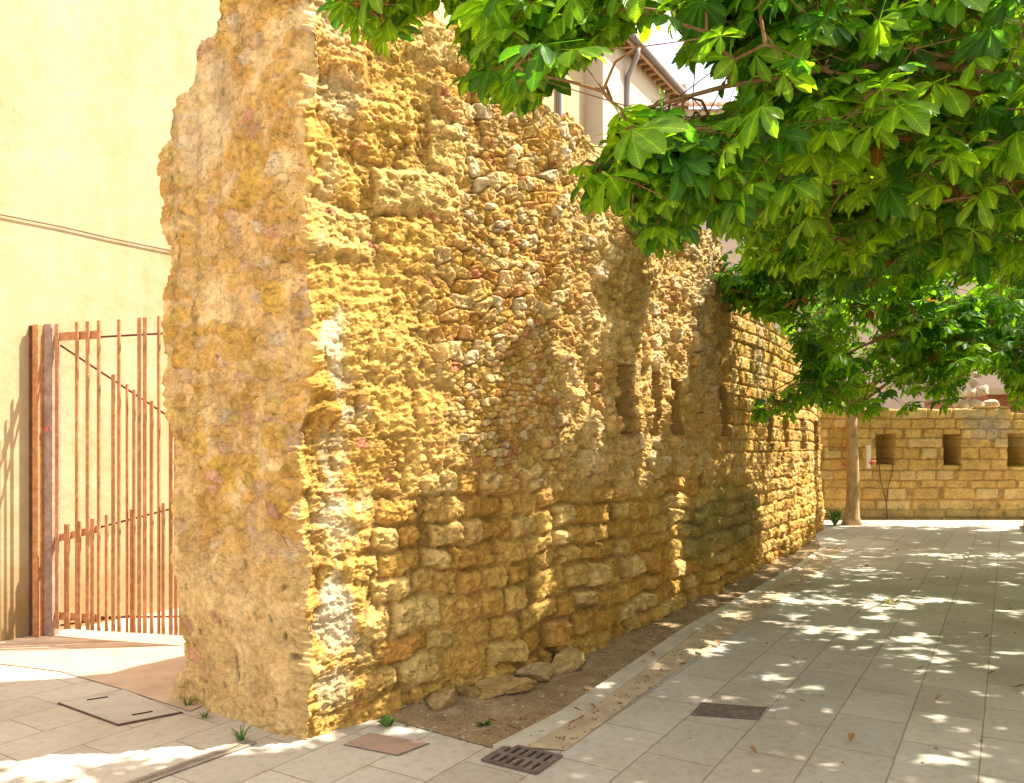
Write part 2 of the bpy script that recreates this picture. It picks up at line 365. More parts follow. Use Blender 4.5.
FRONT = np.array([(-1.12, 4.33), (-.86, 4.56), (-.45, 4.90), (.02, 5.45), (.50, 6.10), (1.02, 6.98), (1.87, 8.33), (3.30, 10.62), (4.40, 12.45), (5.10, 13.75), (5.72, 15.2), (6.35, 16.6), (6.95, 18.1)])
BACKL = np.array([-2.15, 5.11])
_d = resamp(FRONT, 3000)
for _ in range(60): _d[1:-1] = (_d[:-2]+_d[1:-1]*2+_d[2:])/4
for _ in range(3):
    k = 121; pad = np.concatenate([np.repeat(_d[:1], k//2, 0), _d, np.repeat(_d[-1:], k//2, 0)])
    sm = np.stack([np.convolve(pad[:, c], np.ones(k)/k, 'valid') for c in (0, 1)], -1); wgt = np.clip(np.minimum(np.arange(3000), 3000-np.arange(3000))/200., 0, 1)[:, None]; _d = _d*(1-wgt)+sm*wgt
_s = np.r_[0, np.cumsum(np.linalg.norm(np.diff(_d, axis=0), axis=1))]; SLEN = _s[-1]
def front_at(s): return np.stack([np.interp(s, _s, _d[:, 0]), np.interp(s, _s, _d[:, 1])], -1)
_px = proj(np.c_[_d, np.zeros(3000)])[:, 0]                          # picture column of each place along the face
def s_of(px): return np.interp(px, _px, _s)
def sz(px, py):                                                      # place on the face seen in that direction
    s = s_of(px); Y = front_at(s)[..., 1]; return s, CAM_Z+(HOR-py)*Y/FPX
# columns
se = [0.]
while se[-1] < SLEN: se.append(se[-1]+min(.05, max(.0066, .0017*front_at(se[-1])[1])))
se = np.array(se); se = se*SLEN/se[-1]
ne = 185; te = np.linspace(0, 1, ne, endpoint=False)
A = BACKL+(FRONT[0]-BACKL)*te[:, None]; B = front_at(se)
tb = np.arange(SLEN, .9, -.3)
def left_n(s):
    d = front_at(np.minimum(s+.6, SLEN))-front_at(np.maximum(s-.6, 0)); d /= np.linalg.norm(d, axis=1)[:, None]; return np.stack([-d[:, 1], d[:, 0]], -1)
BK = front_at(tb)+left_n(tb)*np.interp(tb, [.9, 1.7], [1.12, .72])[:, None]
RP = np.concatenate([A, B, BK]); nA, nB, nK = len(A), len(B), len(BK)
RN = loop_frame(RP)
for _ in range(14): RN = RN + np.roll(RN, 1, 0) + np.roll(RN, -1, 0); RN /= np.linalg.norm(RN, axis=1)[:, None]
sB = np.r_[np.full(nA, .55), np.maximum(se, .55), np.maximum(tb, .55)]
RC = front_at(sB)+left_n(sB)*.38
PROF = [(300, -40), (330, -38), (380, -14), (410, -6), (430, 6), (450, 24), (490, 62), (520, 84), (545, 100), (562, 116), (590, 140), (620, 156), (650, 182), (690, 218), (706, 230), (722, 243), (733, 290), (752, 310), (775, 326), (795, 345), (815, 362), (832, 376), (860, 390)]
ppx = np.array([p[0] for p in PROF]); ppy = np.array([p[1] for p in PROF])
ps, pz = sz(ppx, ppy); ps[0] = 0
Hf = np.interp(se, ps, pz)+.10*(vn(se*4.3, se*0, 3)-.5)+.07*(vn(se*11, se*0, 4)-.5)
He = np.interp(te, [0, .06, .10, .2, .24, .36, .40, .50, .56, .75, 1], [3.50, 3.56, 3.80, 3.86, 4.10, 4.12, 4.32, 4.36, 4.55, 4.62, Hf[0]])+.05*(vn(te*18, te*0, 8)-.5)
RH = np.r_[He, Hf, np.interp(tb, se, Hf)-np.interp(tb, [.9, 1.5], [.7, 1.1])]
RHc = np.interp(sB, se, Hf)-.25
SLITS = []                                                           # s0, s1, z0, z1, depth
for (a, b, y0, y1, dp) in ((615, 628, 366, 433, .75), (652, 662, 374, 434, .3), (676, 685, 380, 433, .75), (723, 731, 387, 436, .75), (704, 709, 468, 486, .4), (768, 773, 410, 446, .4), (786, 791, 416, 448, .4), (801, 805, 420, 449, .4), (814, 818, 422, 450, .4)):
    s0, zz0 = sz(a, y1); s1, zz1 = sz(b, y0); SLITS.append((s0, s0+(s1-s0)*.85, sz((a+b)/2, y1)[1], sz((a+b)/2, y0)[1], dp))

OCH = [(.54, .345, .092), (.50, .305, .072), (.57, .375, .108), (.46, .265, .058), (.55, .35, .090), (.59, .41, .135), (.52, .285, .068), (.61, .44, .16)]
RUB = OCH+[(.61, .45, .20), (.63, .48, .23), (.52, .29, .11), (.59, .39, .14), (.57, .34, .12), (.65, .53, .32)]
OCH = [(r*1.0, g_*.955, b_*.97) for r, g_, b_ in OCH]; RUB = [(r, g_*.965, b_) for r, g_, b_ in RUB]
def crumble(x, z, seed):
    """broken stone: small flat chips at two sizes, each at its own depth"""
    wx = x+.02*(vn(x*30, z*30, seed)-.5); wz = z+.02*(vn(x*30, z*30, seed+1)-.5)
    a1, a2, ia, ax, ay = vor(wx*15, wz*19, seed+2, .95, .95); b1, b2, ib, bx, by = vor(wx*33, wz*41, seed+5, .95, .95)
    big = (ia-.5)+(_h(np.floor(ia*9999), ia*0, 3)-.5)*ax*1.5+(_h(np.floor(ia*9999), ia*0, 4)-.5)*ay*1.5-.5*(1-ss(0, .10, a2-a1))
    sm = (ib-.5)+(_h(np.floor(ib*9999), ib*0, 5)-.5)*bx*1.4-.4*(1-ss(0, .12, b2-b1))
    return big, sm, ia, ib
def ruin_dc(Z):
    n, m = Z.shape; D = np.zeros((n, m)); Cc = np.zeros((n, m, 3)) + np.array([.45, .31, .13])
    # ---- long face
    S = np.broadcast_to(se[:, None], (nB, m)); z = Z[nA:nA+nB]
    wx = S+.10*(fbm(S*2.3, z*2.3, 21, 3)-.5); wz = z+.10*(fbm(S*2.3, z*2.3, 25, 3)-.5)
    big = fbm(S*.9, z*.9, 31, 3)-.5; mid = fbm(S*5, z*5, 33, 4)-.5; fine = fbm(S*26, z*26, 37, 4, .6)-.5
    rdg = (.5-np.abs(fbm(S*9+.8*mid, z*11, 45, 4, .6)-.5)*4)*.5+.7*fine
    streak = fbm(S*6, z*.9, 39, 4)-.5
    rnd = fbm(S*1.6, z*1.6, 77, 3)-.5
    kb_, ks_, ia_, ib_ = crumble(S, z, 501); crum = .024*kb_*ss(.30, .60, vn(S*2.7, z*2.7, 506))+.015*ks_
    # A: big eroded blocks, roughly coursed
    dA, iA, _, _ = courses(wx+.05*mid, wz+.07*mid+.06*(vn(S*1.3, z*0, 54)-.5), .27, .165, 51); 
    prA = ss(.002, .036, dA+.018*(fbm(S*16, z*16, 53, 3)-.5)); fill = ss(.35, .65, fbm(S*2.1, z*2.1, 48, 3)); tl = (vn(np.floor(iA*997.)*.37, iA*31, 49)-.5); hA = prA*(.07+.085*(iA-.5))*(1-.45*fill)*(.55+.45*ss(.8, 2.2, S))-.03+mid*.06+rdg*.016+crum*.75
    cA = pick(OCH, iA); jA = (1-ss(.0, .022, dA))*(1-.6*ss(.35, .65, fbm(S*2.1, z*2.1, 48, 3)))
    # B: rubble of small stones, cells leaning
    u = wx*7.6+wz*1.2; v2 = wz*10.5-wx*1.0
    f1, f2, iB, cx, cy = vor(u, v2, 61, .85, .8); pB = ss(.0, .20, f2-f1)
    hB = pB*(.012+.045*iB)+.025*np.clip(cy, -.5, .5)+mid*.07+rdg*.018+crum*.9
    f1b, f2b, iB2, _, _ = vor(wx*15, wz*20, 63); pB2 = ss(0, .20, f2b-f1b); small = ss(.50, .62, vn(wx*1.9, wz*2.6, 64))
    hB = hB*(1-small)+(pB2*(.008+.03*iB2)+mid*.07+rdg*.018+crum*.9)*small
    cB = mixc(pick(RUB, iB), pick(RUB, iB2), small) if False else pick(RUB, iB)*(1-small[..., None])+pick(RUB, iB2)*small[..., None]
    jB = (1-ss(.0, .2, f2-f1))*(1-small)+(1-ss(0, .2, f2b-f1b))*small
    red = ss(.0, 1., 1-np.hypot((S-sz(422, 130)[0])/.32, (z-sz(422, 130)[1])/.45))
    cB = np.where(((red > .15) & (iB > .30))[..., None], np.array([.50, .285, .15])*(.8+.45*iB2[..., None]), cB)
    # C: eroded mortar with some stones standing out, weathered in vertical streaks
    q1, q2, iC, _, _ = vor(wx*5.2, wz*6.4, 67, .8, .7); pC = ss(.04, .22, q2-q1)*(iC > .60)
    hC = pC*(.012+.035*iC)+mid*.09+streak*.075+rdg*.02+crum*1.1
    cC = mixc(np.broadcast_to(np.array([.56, .37, .125]), z.shape+(3,)), np.array([.61, .44, .20]), ss(-.1, .2, mid)); cC = cC*(1-pC[..., None]*.8)+pick(RUB, iC)*pC[..., None]*.8
    # D: smaller regular courses farther on
    dD, iD, _, _ = courses(S+.03*mid, z+.03*mid, .33, .17, 71); pD = ss(0, .03, dD); hD = pD*(.010+.026*iD)+mid*.04+rdg*.010+streak*.03+crum*.6
    cD = pick(OCH, iD)*1.05; jD = 1-ss(0, .02, dD)
    # E: pale lime mortar by the corner and large worn blocks above it
    dE, iE, _, _ = courses(wx+.05*mid, wz, .48, .33, 75); strata = fbm(S*3+z*1.2, z*13-S*1.5, 47, 5, .6)-.5; hE = ss(0, .07, dE)*.06*(iE-.2)+mid*.06+rdg*.016+strata*.05+crum*.8
    cE = pick(OCH, iE)*1.06
    # where each kind lies
    wA = ss(1.60, 1.25, z+.35*rnd+.02*S)*ss(.25, .6, S+.3*rnd)
    wD = ss(5.6, 7.2, S+1.2*rnd)*(1-.6*ss(1.6, 1.3, z))
    wE = ss(1.1, .55, S+.7*rnd-.05*z)
    wC = np.clip(ss(1.7, 3.1, S+1.6*rnd-.25*(z-2.4))+.9*ss(.10, .22, fbm(S*1.5+5, z*1.2, 507, 3)-.5), 0, 1)
    h = hB; c = cB; j = jB
    def lay(h, c, j, hn, cn, jn, wt): return h*(1-wt)+hn*wt, c*(1-wt[..., None])+cn*wt[..., None], j*(1-wt)+jn*wt
    h, c, j = lay(h, c, j, hC, cC, (1-ss(0, .15, q2-q1))*.25, wC)
    h, c, j = lay(h, c, j, hE, cE, (1-ss(0, .05, dE))*.5, wE)
    h, c, j = lay(h, c, j, hA, cA, jA, wA)
    h, c, j = lay(h, c, j, hD, cD, jD, wD)
    # joints: dusty earth mortar
    c = mixc(c, np.array([.24, .14, .045]), np.clip(j, 0, 1)*.8)
    # pale lime patch down the corner
    cxs = .14+.07*np.sin(z*2.0)+.10*ss(2.4, 1.9, z)*ss(1.2, 1.8, z)
    wl = ss(.25, .05, np.abs(S-cxs)+.75*np.abs(rnd)+.45*np.maximum(mid, -.1)+.5*np.maximum(fbm(S*4+9, z*2.2, 508, 3)-.52, 0)*3+.1*fine)*ss(.05, .3, z)*(.40+.60*ss(3.1, 2.4, z))*(.7+.3*ss(.5, 1.1, z))
    c = mixc(c, np.array([.74, .64, .47]), wl*.85); h = h*(1-.45*wl)
    # red brick chips
    rb = (iB2 > .984)&(pB2 > .4)&(wA < .5)&(wl < .3)
    c = np.where(rb[..., None], np.array([.46, .20, .10]), c)
    # moss at the foot farther along
    sm0, zm0 = sz(722, 525); ms = ss(1.0, .45, np.hypot((S-sm0)/1.9, (z-zm0)/.55)+.9*(fbm(S*3, z*3, 91, 4)-.5))
    c = mixc(c, np.array([.17, .19, .075]), ms*.62)
    gr = ss(.1, .2, fbm(S*1.8, z*.7, 95, 4)-.45)*ss(4.0, 5.5, S)*ss(1.2, 2.2, z); c = mixc(c, np.array([.36, .30, .21]), gr*.5)
    c = c*(1+.45*mid+.35*fine+.22*(ib_-.5)+.22*(ia_-.5))[..., None]
    ochre = ss(.0, .25, fbm(S*3.1, z*3.1, 97, 4)-.5); c = mixc(c, np.array([.50, .29, .07]), ochre*.35)
    # overall shape: leaning foot, slow bulges, flare of the foot at the corner
    h = h+big*.16+.07*ss(1.3, -.1, z)*ss(.2, 1.4, S)-.02
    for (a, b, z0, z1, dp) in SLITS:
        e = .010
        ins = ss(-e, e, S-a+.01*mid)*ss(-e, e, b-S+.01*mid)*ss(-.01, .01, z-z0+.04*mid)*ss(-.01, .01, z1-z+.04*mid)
        h = h*(1-ins)-dp*ins; slit_shade = ss(-e, e, S-a+.012)*ss(-e, e, b+.030+.004*a-S)*ss(-.01, .01, z-z0+.03+.04*mid)*ss(-.01, .01, z1+.02-z+.04*mid); c = mixc(c, np.array([.33, .19, .06])*(1+.5*mid[..., None]), slit_shade*.85)  # slit insides and rims tinted darker brown: recess shade put into the colour
    edge = ss(0, .05, S)
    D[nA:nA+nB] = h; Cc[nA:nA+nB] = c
    # ---- broken end face: pinkish mortar with stones showing
    X = np.broadcast_to((te*1.235)[:, None], (nA, m)); z = Z[:nA]
    wx = X+.08*(fbm(X*3, z*3, 121, 3)-.5); wz = z+.08*(fbm(X*3, z*3, 125, 3)-.5)
    mid = fbm(X*6, z*6, 133, 4)-.5; fine = fbm(X*30, z*30, 137, 4, .6)-.5; rnd = fbm(X*1.7, z*1.7, 177, 3)-.5
    a1, a2, ia, _, _ = vor(wx*8.5, wz*11.5, 161, .9, .9); pa = ss(.06, .2, a2-a1)*(ia > .5)
    b1, b2, ib, _, _ = vor(wx*3.4, wz*5.2, 165, .8, .8, 4); pb = ss(.06, .22, b2-b1)*(ib > .66)
    low = ss(1.15, .7, z+.6*rnd)                                      # smoother rendered foot
    c = np.broadcast_to(np.array([.62, .41, .175]), z.shape+(3,)).copy()
    c = mixc(c, np.array([.67, .475, .235]), ss(-.05, .2, mid)); c = mixc(c, np.array([.52, .31, .095]), ss(.02, .25, fbm(X*2.2, z*2.2, 151, 4)-.5))
    c = c*(1-pa[..., None]*(.75*(1-low[..., None])))+pick(OCH+[(.50, .32, .20), (.48, .31, .20), (.54, .42, .28)], ia*7.7 % 1)*pa[..., None]*.75*(1-low[..., None])
    c = c*(1-pb[..., None]*.8*(1-low[..., None]))+pick([(.58, .36, .075), (.54, .32, .085), (.60, .41, .14), (.50, .29, .065)], (ib*9.3) % 1)*pb[..., None]*.8*(1-low[..., None])
    c = mixc(c, np.array([.56, .39, .165]), low*.45)
    rb = (ia > .975)&(pa > .4); c = np.where(rb[..., None], np.array([.52, .29, .16]), c)
    gp = ss(1.1, .8, np.hypot((X-.36)/.26, (z-3.62)/.38)+.5*mid); c = mixc(c, np.array([.52, .40, .25]), gp*.6)
    pits = ss(.86, .91, vn(X*17, z*11, 171))*low
    c = c*(1+.4*mid+.35*fine+.2*(np.modf(ia*53.7)[0]-.5)+.16*(vn(X*45, z*60, 607)-.5))[..., None]*(1-.35*pits)[..., None]
    eb_, es_, ea2, eb2 = crumble(X*.8, z*1.25, 601); h = (pa*(.008+.012*ia)+pb*.025*(ib-.4))*(1-.75*low)*(1-gp)+mid*.025+fine*.010+rnd*.05+(.016*eb_*ss(.35, .6, vn(X*3, z*3, 606))+.010*es_)*(1-.5*low)*(1-.6*gp)-.035*pits+(te*0-.0)[:, None]+.07*(np.clip(z, 0, 3.4)/3.4)*ss(.35, 0, X)
    h = h-.03*ss(.7, 0, z)*ss(.5, .1, X)
    D[:nA] = h; Cc[:nA] = c
    # blend displacement over the corner
    kk = 8
    for q in range(kk):
        t = (q+1)/(kk+1)*.5
        a, b = D[nA-1-q].copy(), D[nA+q].copy()
    zc = Z[nA]; crn = .13*(fbm(zc*3.3, zc*0+2, 301, 3)-.5)+.10*(fbm(zc*13, zc*0, 305, 4, .65)-.5)
    fe = np.exp(-(1-te)*1.235/.10)[:, None]; ff = np.exp(-se/.10)[:, None]
    D[:nA] += crn[None]*fe; D[nA:nA+nB] += crn[None]*ff
    av = (D[nA-1]+D[nA])/2
    for q in range(kk):
        t = 1-q/kk; D[nA-1-q] = D[nA-1-q]*(1-t)+av*t; D[nA+q] = D[nA+q]*(1-t)+av*t
    # back face, and its joint with the end face
    K = slice(nA+nB, n); D[K] = .12*(fbm(np.broadcast_to(tb[:, None], (nK, m))*2, Z[K]*2, 201, 4)-.5)
    return D, np.clip(Cc, .02, .85)
def corner_side(Z):
    # the broken corner is ragged: it wanders along the line of the wall's edge
    zc = Z[nA]; a = .15*(fbm(zc*1.9, zc*0+2, 311, 2)-.5)+.13*(fbm(zc*6.5, zc*0, 315, 5, .62)-.5)
    wt = np.r_[np.exp(-(1-te)*1.235/.16), np.exp(-se/.16), np.zeros(nK)]; wt[0] = 0
    L = np.zeros((len(RP),)+Z.shape[1:]+(2,)); L[..., 0] = wt[:, None]*a[None]*.92; L[..., 1] = wt[:, None]*a[None]*.1
    zl = Z[0]; b = .16*(fbm(zl*2.6, zl*0+5, 321, 4, .6)-.5); wl = np.r_[np.exp(-te*1.235/.12), np.zeros(nB), np.r_[np.zeros(nK-1), 1]]
    L[..., 0] += wl[:, None]*b[None]; return L
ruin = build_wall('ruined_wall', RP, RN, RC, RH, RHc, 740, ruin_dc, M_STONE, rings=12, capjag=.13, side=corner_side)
tag(ruin, 'tall ruined rubble stone wall with a broken end face and narrow slits, beside the paved path', 'wall')

# back wall: squared blocks in courses, three deep openings and a blind one
BW0, BW1, BY = 6.1, 17.5, 17.95
xs = np.arange(BW0, BW1, .02); nF = len(xs)
bp = np.concatenate([np.c_[xs, BY-.0*xs], np.c_[np.linspace(BW1, BW1, 6), np.linspace(BY+.02, BY+.58, 6)], np.c_[np.arange(BW1, BW0, -.3), np.full(len(np.arange(BW1, BW0, -.3)), BY+.6)], np.c_[np.full(6, BW0), np.linspace(BY+.58, BY+.02, 6)]])
bn = loop_frame(bp); bc = np.c_[np.clip(bp[:, 0], BW0+.3, BW1-.3), np.full(len(bp), BY+.3)]
bh = np.interp(bp[:, 0], [6, 10.2, 10.3, 11.1, 11.2, 11.6, 11.7, 18], [2.48, 2.48, 2.52, 2.52, 2.40, 2.36, 2.34, 2.36])+.035*(vn(bp[:, 0]*5, bp[:, 1]*0, 7)-.5)
def bpx(px): return (px-512)/FPX*BY
def bpz(py): return CAM_Z+(HOR-py)*BY/FPX
NICHES = [(bpx(828), bpx(847), bpz(451), bpz(427), .10), (bpx(876), bpx(894), bpz(464.5), bpz(434), .59), (bpx(943), bpx(960), bpz(465), bpz(434), .59), (bpx(1007), bpx(1026), bpz(466), bpz(433), .59), (bpx(1076), bpx(1094), bpz(466), bpz(433), .59), (bpx(1144), bpx(1162), bpz(466), bpz(433), .59)]
def back_dc(Z):
    n, m = Z.shape; D = np.zeros((n, m)); Cc = np.zeros((n, m, 3))+np.array([.42, .29, .13])
    X = np.broadcast_to(xs[:, None], (nF, m)); z = Z[:nF]
    mid = fbm(X*5, z*5, 3, 4)-.5; fine = fbm(X*14, z*14, 5, 3)-.5
    d, i, _, _ = courses(X+.05*mid, z+.05*mid+.05*(vn(X*.8, z*0, 12)-.5), .52, .225, 9); p = ss(0, .03, d)
    h = p*(.02+.02*i)+mid*.03+fine*.02
    c = pick([(.58, .40, .14), (.54, .36, .115), (.61, .44, .18), (.52, .345, .12), (.58, .43, .20)], i); c = mixc(c, np.array([.34, .21, .07]), (1-ss(0, .028, d))*.7)
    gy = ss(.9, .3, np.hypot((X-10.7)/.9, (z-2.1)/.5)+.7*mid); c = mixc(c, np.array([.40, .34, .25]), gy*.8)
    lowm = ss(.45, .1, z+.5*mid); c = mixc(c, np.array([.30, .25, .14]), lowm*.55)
    c = c*(1+.45*mid+.3*fine)[..., None]
    for (a, b, z0, z1, dp) in NICHES:
        wob = .05*(fbm(X*7, z*7, 15, 3)-.5); ins = ((X+wob > a)&(X+wob < b)&(z+wob > z0)&(z+wob < z1)).astype(float); h = h*(1-ins)-dp*ins
    D[:nF] = h; Cc[:nF] = c
    return D, np.clip(Cc, .02, .8)
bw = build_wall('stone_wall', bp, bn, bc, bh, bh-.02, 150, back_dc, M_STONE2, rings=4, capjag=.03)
tag(bw, 'lower wall of squared ochre blocks with a row of dark openings, across the end of the path', 'wall')
# broken stub of masonry on its top
def blob_rock(r, sx, sy, szz, seed, sub=3, rough=.35):
    import bmesh
    bm = bmesh.new(); bmesh.ops.create_icosphere(bm, subdivisions=sub, radius=1)
    V = np.array([v.co[:] for v in bm.verts]); F = [[v.index for v in f.verts] for f in bm.faces]; bm.free()
    # planar chips give worn facets
    rg = np.random.default_rng(seed)
    for _ in range(16):
        d = rg.normal(size=3); d /= np.linalg.norm(d); t = rg.uniform(.5, .8); k = V@d; V = V-np.maximum(k-t, 0)[:, None]*d
    V = V*(1+rough*(fbm(V[:, 0]*1.7+seed, V[:, 1]*1.7+V[:, 2]*1.3, seed, 4)-.5))[:, None]
    return V*np.array([sx, sy, szz])*r, np.array(F)
sv, sf = [], []; kx = 0
for q, (x, z, r) in enumerate([(10.28, 2.58, .2), (10.55, 2.6, .24), (10.85, 2.58, .22), (10.45, 2.85, .2), (10.72, 2.9, .19), (10.5, 3.1, .16), (10.62, 3.28, .13)]):
    V, F = blob_rock(r, 1, .9, .8, 300+q); sv.append(V+np.array([x, BY+.3, z])); sf.append(F+kx); kx += len(V)
sv = np.concatenate(sv); sc = np.zeros_like(sv)+np.array([.50, .41, .33]); sc *= (1+.5*(fbm(sv[:, 0]*6, sv[:, 2]*6, 4)-.5))[:, None]
tag(mesh_np('masonry_stub', sv, np.concatenate(sf), M_STONE2, col=sc), 'broken stub of grey rubble masonry on top of the back wall', 'masonry')

# ------------------------------------------------------------------ soil strip at the wall's foot, loose stones
FB = front_at(np.linspace(s_of(385), SLEN*.985, 160)); KI2 = resamp(np.vstack([KERB_IN[:1]+(KERB_IN[:1]-KERB_IN[1:2])*.02, KERB_IN]), 160)
inw = FB+left_n(np.linspace(s_of(385), SLEN*.985, 160))*.25
ncs = 26; t_ = np.linspace(0, 1, ncs); SX = inw[:, None]*(1-t_)[None, :, None]+KI2[:, None]*t_[None, :, None]
SZ = .010+.11*np.clip(1-t_/.55, 0, 1)[None]**1.3+.07*(fbm(SX[..., 0]*3.5, SX[..., 1]*3.5, 8, 5)-.5)*np.minimum(1, 4*(1-t_)+.15)[None]
SZ[:4] *= np.linspace(.1, 1, 4)[:, None]; SZ = np.maximum(SZ, .006)
V = np.concatenate([SX, SZ[..., None]], -1).reshape(-1, 3); i = np.arange(159)[:, None]*ncs+np.arange(ncs-1)[None]
struct(mesh_np('soil', V, np.stack([i, i+1, i+ncs+1, i+ncs], -1).reshape(-1, 4), M_SOIL))
ROCKS = [(500, 697, .17, 1.6, .8, .42, .35, 'flat ochre block of fallen stone lying on the soil, nearest the square drain grate'),
         (440, 711, .11, 1.1, .9, .8, .2, 'small squarish stone at the foot of the wall beside the green weed'),
         (536, 682, .16, 1.5, .75, .5, .75, 'pale slanting fallen stone between the flat ochre block and the ridged one'),
         (570, 669, .17, 1.7, .55, .6, .9, 'ridged grey ochre stone leaning on the wall foot, farthest of the loose stones'),
         (519, 673, .15, 1.4, .9, .7, .6, 'rounded stone half buried at the wall foot behind the pale slanting stone'),
         (470, 702, .10, 1.2, .9, .7, .8, 'dark small stone in the hollow under the lowest wall blocks')]
for q, (px, py, r, a, b, c_, rz, lab) in enumerate(ROCKS):
    V, F = blob_rock(1, 1, 1, 1, 400+q, 5, .5)
    k1, k2, _, ki = crumble(V[:, 0]*.22+V[:, 2]*.09, V[:, 1]*.22+V[:, 2]*.2, 700+q); V = V*(1+.10*k1+.05*k2)[:, None]
    V = V*np.array([a, b, c_])*r; t_ang = .35*math.sin(q*2.1); V = V@np.array([[math.cos(t_ang), 0, math.sin(t_ang)], [0, 1, 0], [-math.sin(t_ang), 0, math.cos(t_ang)]])
    ca, sa = math.cos(rz), math.sin(rz); V = V@np.array([[ca, sa, 0], [-sa, ca, 0], [0, 0, 1]]); p = g(px, py)
    cc = np.array([(.40, .26, .10), (.40, .27, .11), (.46, .33, .16), (.44, .30, .12), (.43, .28, .10), (.32, .21, .08)][q])*(1+.5*(fbm(V[:, 0]*14+q, V[:, 2]*14+V[:, 1]*9, 6)-.5)+.25*(ki-.5))[:, None]
    o = mesh_np('fallen_stone', V, F, M_STONE, col=cc); o.location = (p[0], p[1], r*c_*.30+.03)
    tag(o, lab, 'stone', 'loose stones at the wall foot')

# ------------------------------------------------------------------ buildings behind
def lineX(Y, off=0): return .62*Y-8.3+off
def line_at(px, off=0):                                               # where the facade line is seen at that column
    k = (px-512)/FPX; Y = (-8.3+off)/(k-.62); return np.array([k*Y, Y])
P0 = np.array([lineX(1.5), 1.5]); P1 = line_at(586.5)
Ldir = (P1-P0)/np.linalg.norm(P1-P0); Lin = np.array([-Ldir[1], Ldir[0]])
bld = thing('plaster_building', 'tall windowless cream plaster building rising behind the rusty gate', 'building', (*P0, 0))
def loc(p, z): return (p[0]-P0[0], p[1]-P0[1], z)
m = MB(); m.prism([P0-P0, P1-P0, P1-P0+Lin*7, P0-P0+Lin*7], -.05, 13); m.build('wall', M_PLASTER, bld)
q = line_at(557)+np.array([.85, -.53])*.07-P0
m = MB(); m.tube([(*q, 0), (*q, 6), (*q, 12.9)], .055, 10); m.build('downpipe', M_ZINC, bld, True)
# gabled house just beyond, stepping forward of it
hoff = .43; H0 = line_at(603, hoff); H1 = line_at(672, hoff); hd = Ldir; hz = 9.75
hs = thing('gable_house', 'pale house with a brown eaves soffit and grey gutter above the ruined wall', 'house', (*H0, 0))
def hl(p): return np.asarray(p)-H0
m = MB(); m.prism([hl(H0), hl(H1), hl(H1)+Lin*6, hl(H0)+Lin*6], -.05, hz); m.build('wall', M_HOUSE, hs)
nn = -Lin*.5
m = MB(); a = hl(H0)-hd*.35; b = hl(H1)+hd*.3; d2 = Lin*6.3; o3 = nn*.5
rz0, rz1 = hz+.10, hz+2.4
m.add([(*(a+o3), rz0), (*(b+o3), rz0), (*(b+d2*.5), rz1), (*(a+d2*.5), rz1), (*(a+d2), rz0), (*(b+d2), rz0),
       (*(a+o3), rz0+.16), (*(b+o3), rz0+.16), (*(b+d2*.5), rz1+.16), (*(a+d2*.5), rz1+.16), (*(a+d2), rz0+.16), (*(b+d2), rz0+.16)],
      [(0, 1, 7, 6), (6, 7, 8, 9), (9, 8, 11, 10), (0, 6, 9, 3), (3, 9, 10, 4), (1, 2, 8, 7), (2, 5, 11, 8), (0, 3, 2, 1), (3, 4, 5, 2)])
roof = m.build('roof', M_TILE, hs)
m = MB()
for k in range(16):
    p = a+(b-a)*(k+.5)/16+nn*.22; m.box((*p, hz+.03), (*(hd*.05), 0), (*(nn*.24), 0), (0, 0, .055))
m.box((*((a+b)/2+nn*.47), hz+.05), (*((b-a)/2), 0), (*(nn*.015), 0), (0, 0, .10)); m.build('soffit', M_WOOD, hs)
m = MB(); m.tube([(*(a+nn*.56), hz+.12), (*(b+nn*.56), hz+.10)], .075, 10); gt = m.build('gutter', M_ZINC, hs, True)
dp = hl(line_at(625.5, hoff)); m = MB()
m.tube([(*(dp+nn*.56), hz+.08), (*(dp+nn*.50), hz-.15), (*(dp+nn*.10), hz-.55), (*(dp+nn*.07), hz-.9), (*(dp+nn*.07), 5)], .06, 10); m.build('downpipe', M_ZINC, hs, True)
cp = line_at(652, hoff)+Lin*1.6-H0; m = MB(); m.box((*cp, hz+1.6), (*(hd*.35), 0), (*(nn*.3), 0), (0, 0, 1.0)); m.box((*cp, hz+2.64), (*(hd*.42), 0), (*(nn*.37), 0), (0, 0, .05)); m.build('chimney', M_HOUSE2, roof)
# far house facing the path, tiled roof edge
FY = 25.0
fh = thing('far_house', 'pinkish grey rendered house with a tiled roof edge, seen beyond the trees', 'house', ((684-512)/FPX*FY, FY, 0))
fz = CAM_Z+(HOR-109)*FY/FPX; fw = 13.0
m = MB(); m.box((fw/2, 3.5, fz/2), (fw/2, 0, 0), (0, 3.5, 0), (0, 0, fz/2)); fwall = m.build('wall', M_HOUSE2, fh)
nx, ny = 480, 12; u = np.linspace(-.25, fw+.25, nx); vv = np.linspace(0, 1, ny)
U, Vv = np.meshgrid(u, vv, indexing='ij'); Zr = fz+.05+Vv*1.5+.07*np.abs(np.sin(U*math.pi/.24)); Yr = -.3+Vv*3.8
bot = np.stack([u, np.full(nx, -.3), np.full(nx, fz-.02)], -1)
V = np.concatenate([np.stack([U, Yr, Zr], -1), bot[:, None]], 1); V = np.concatenate([V[:, -1:], V[:, :-1]], 1).reshape(-1, 3); mm = ny+1
i = np.arange(nx-1)[:, None]*mm+np.arange(mm-1)[None]; o = mesh_np('roof', V, np.stack([i, i+mm, i+mm+1, i+1], -1).reshape(-1, 4), M_TILE, fh)
m = MB(); m.box((-.05, 1.0, fz+.35), (.28, 0, 0), (0, .3, 0), (0, 0, .75))
for k in range(5): m.box((-.05, 1.0, fz-.1+k*.22), (.34, 0, 0), (0, .36, 0), (0, 0, .035))
m.build('chimney', M_HOUSE2, fh)
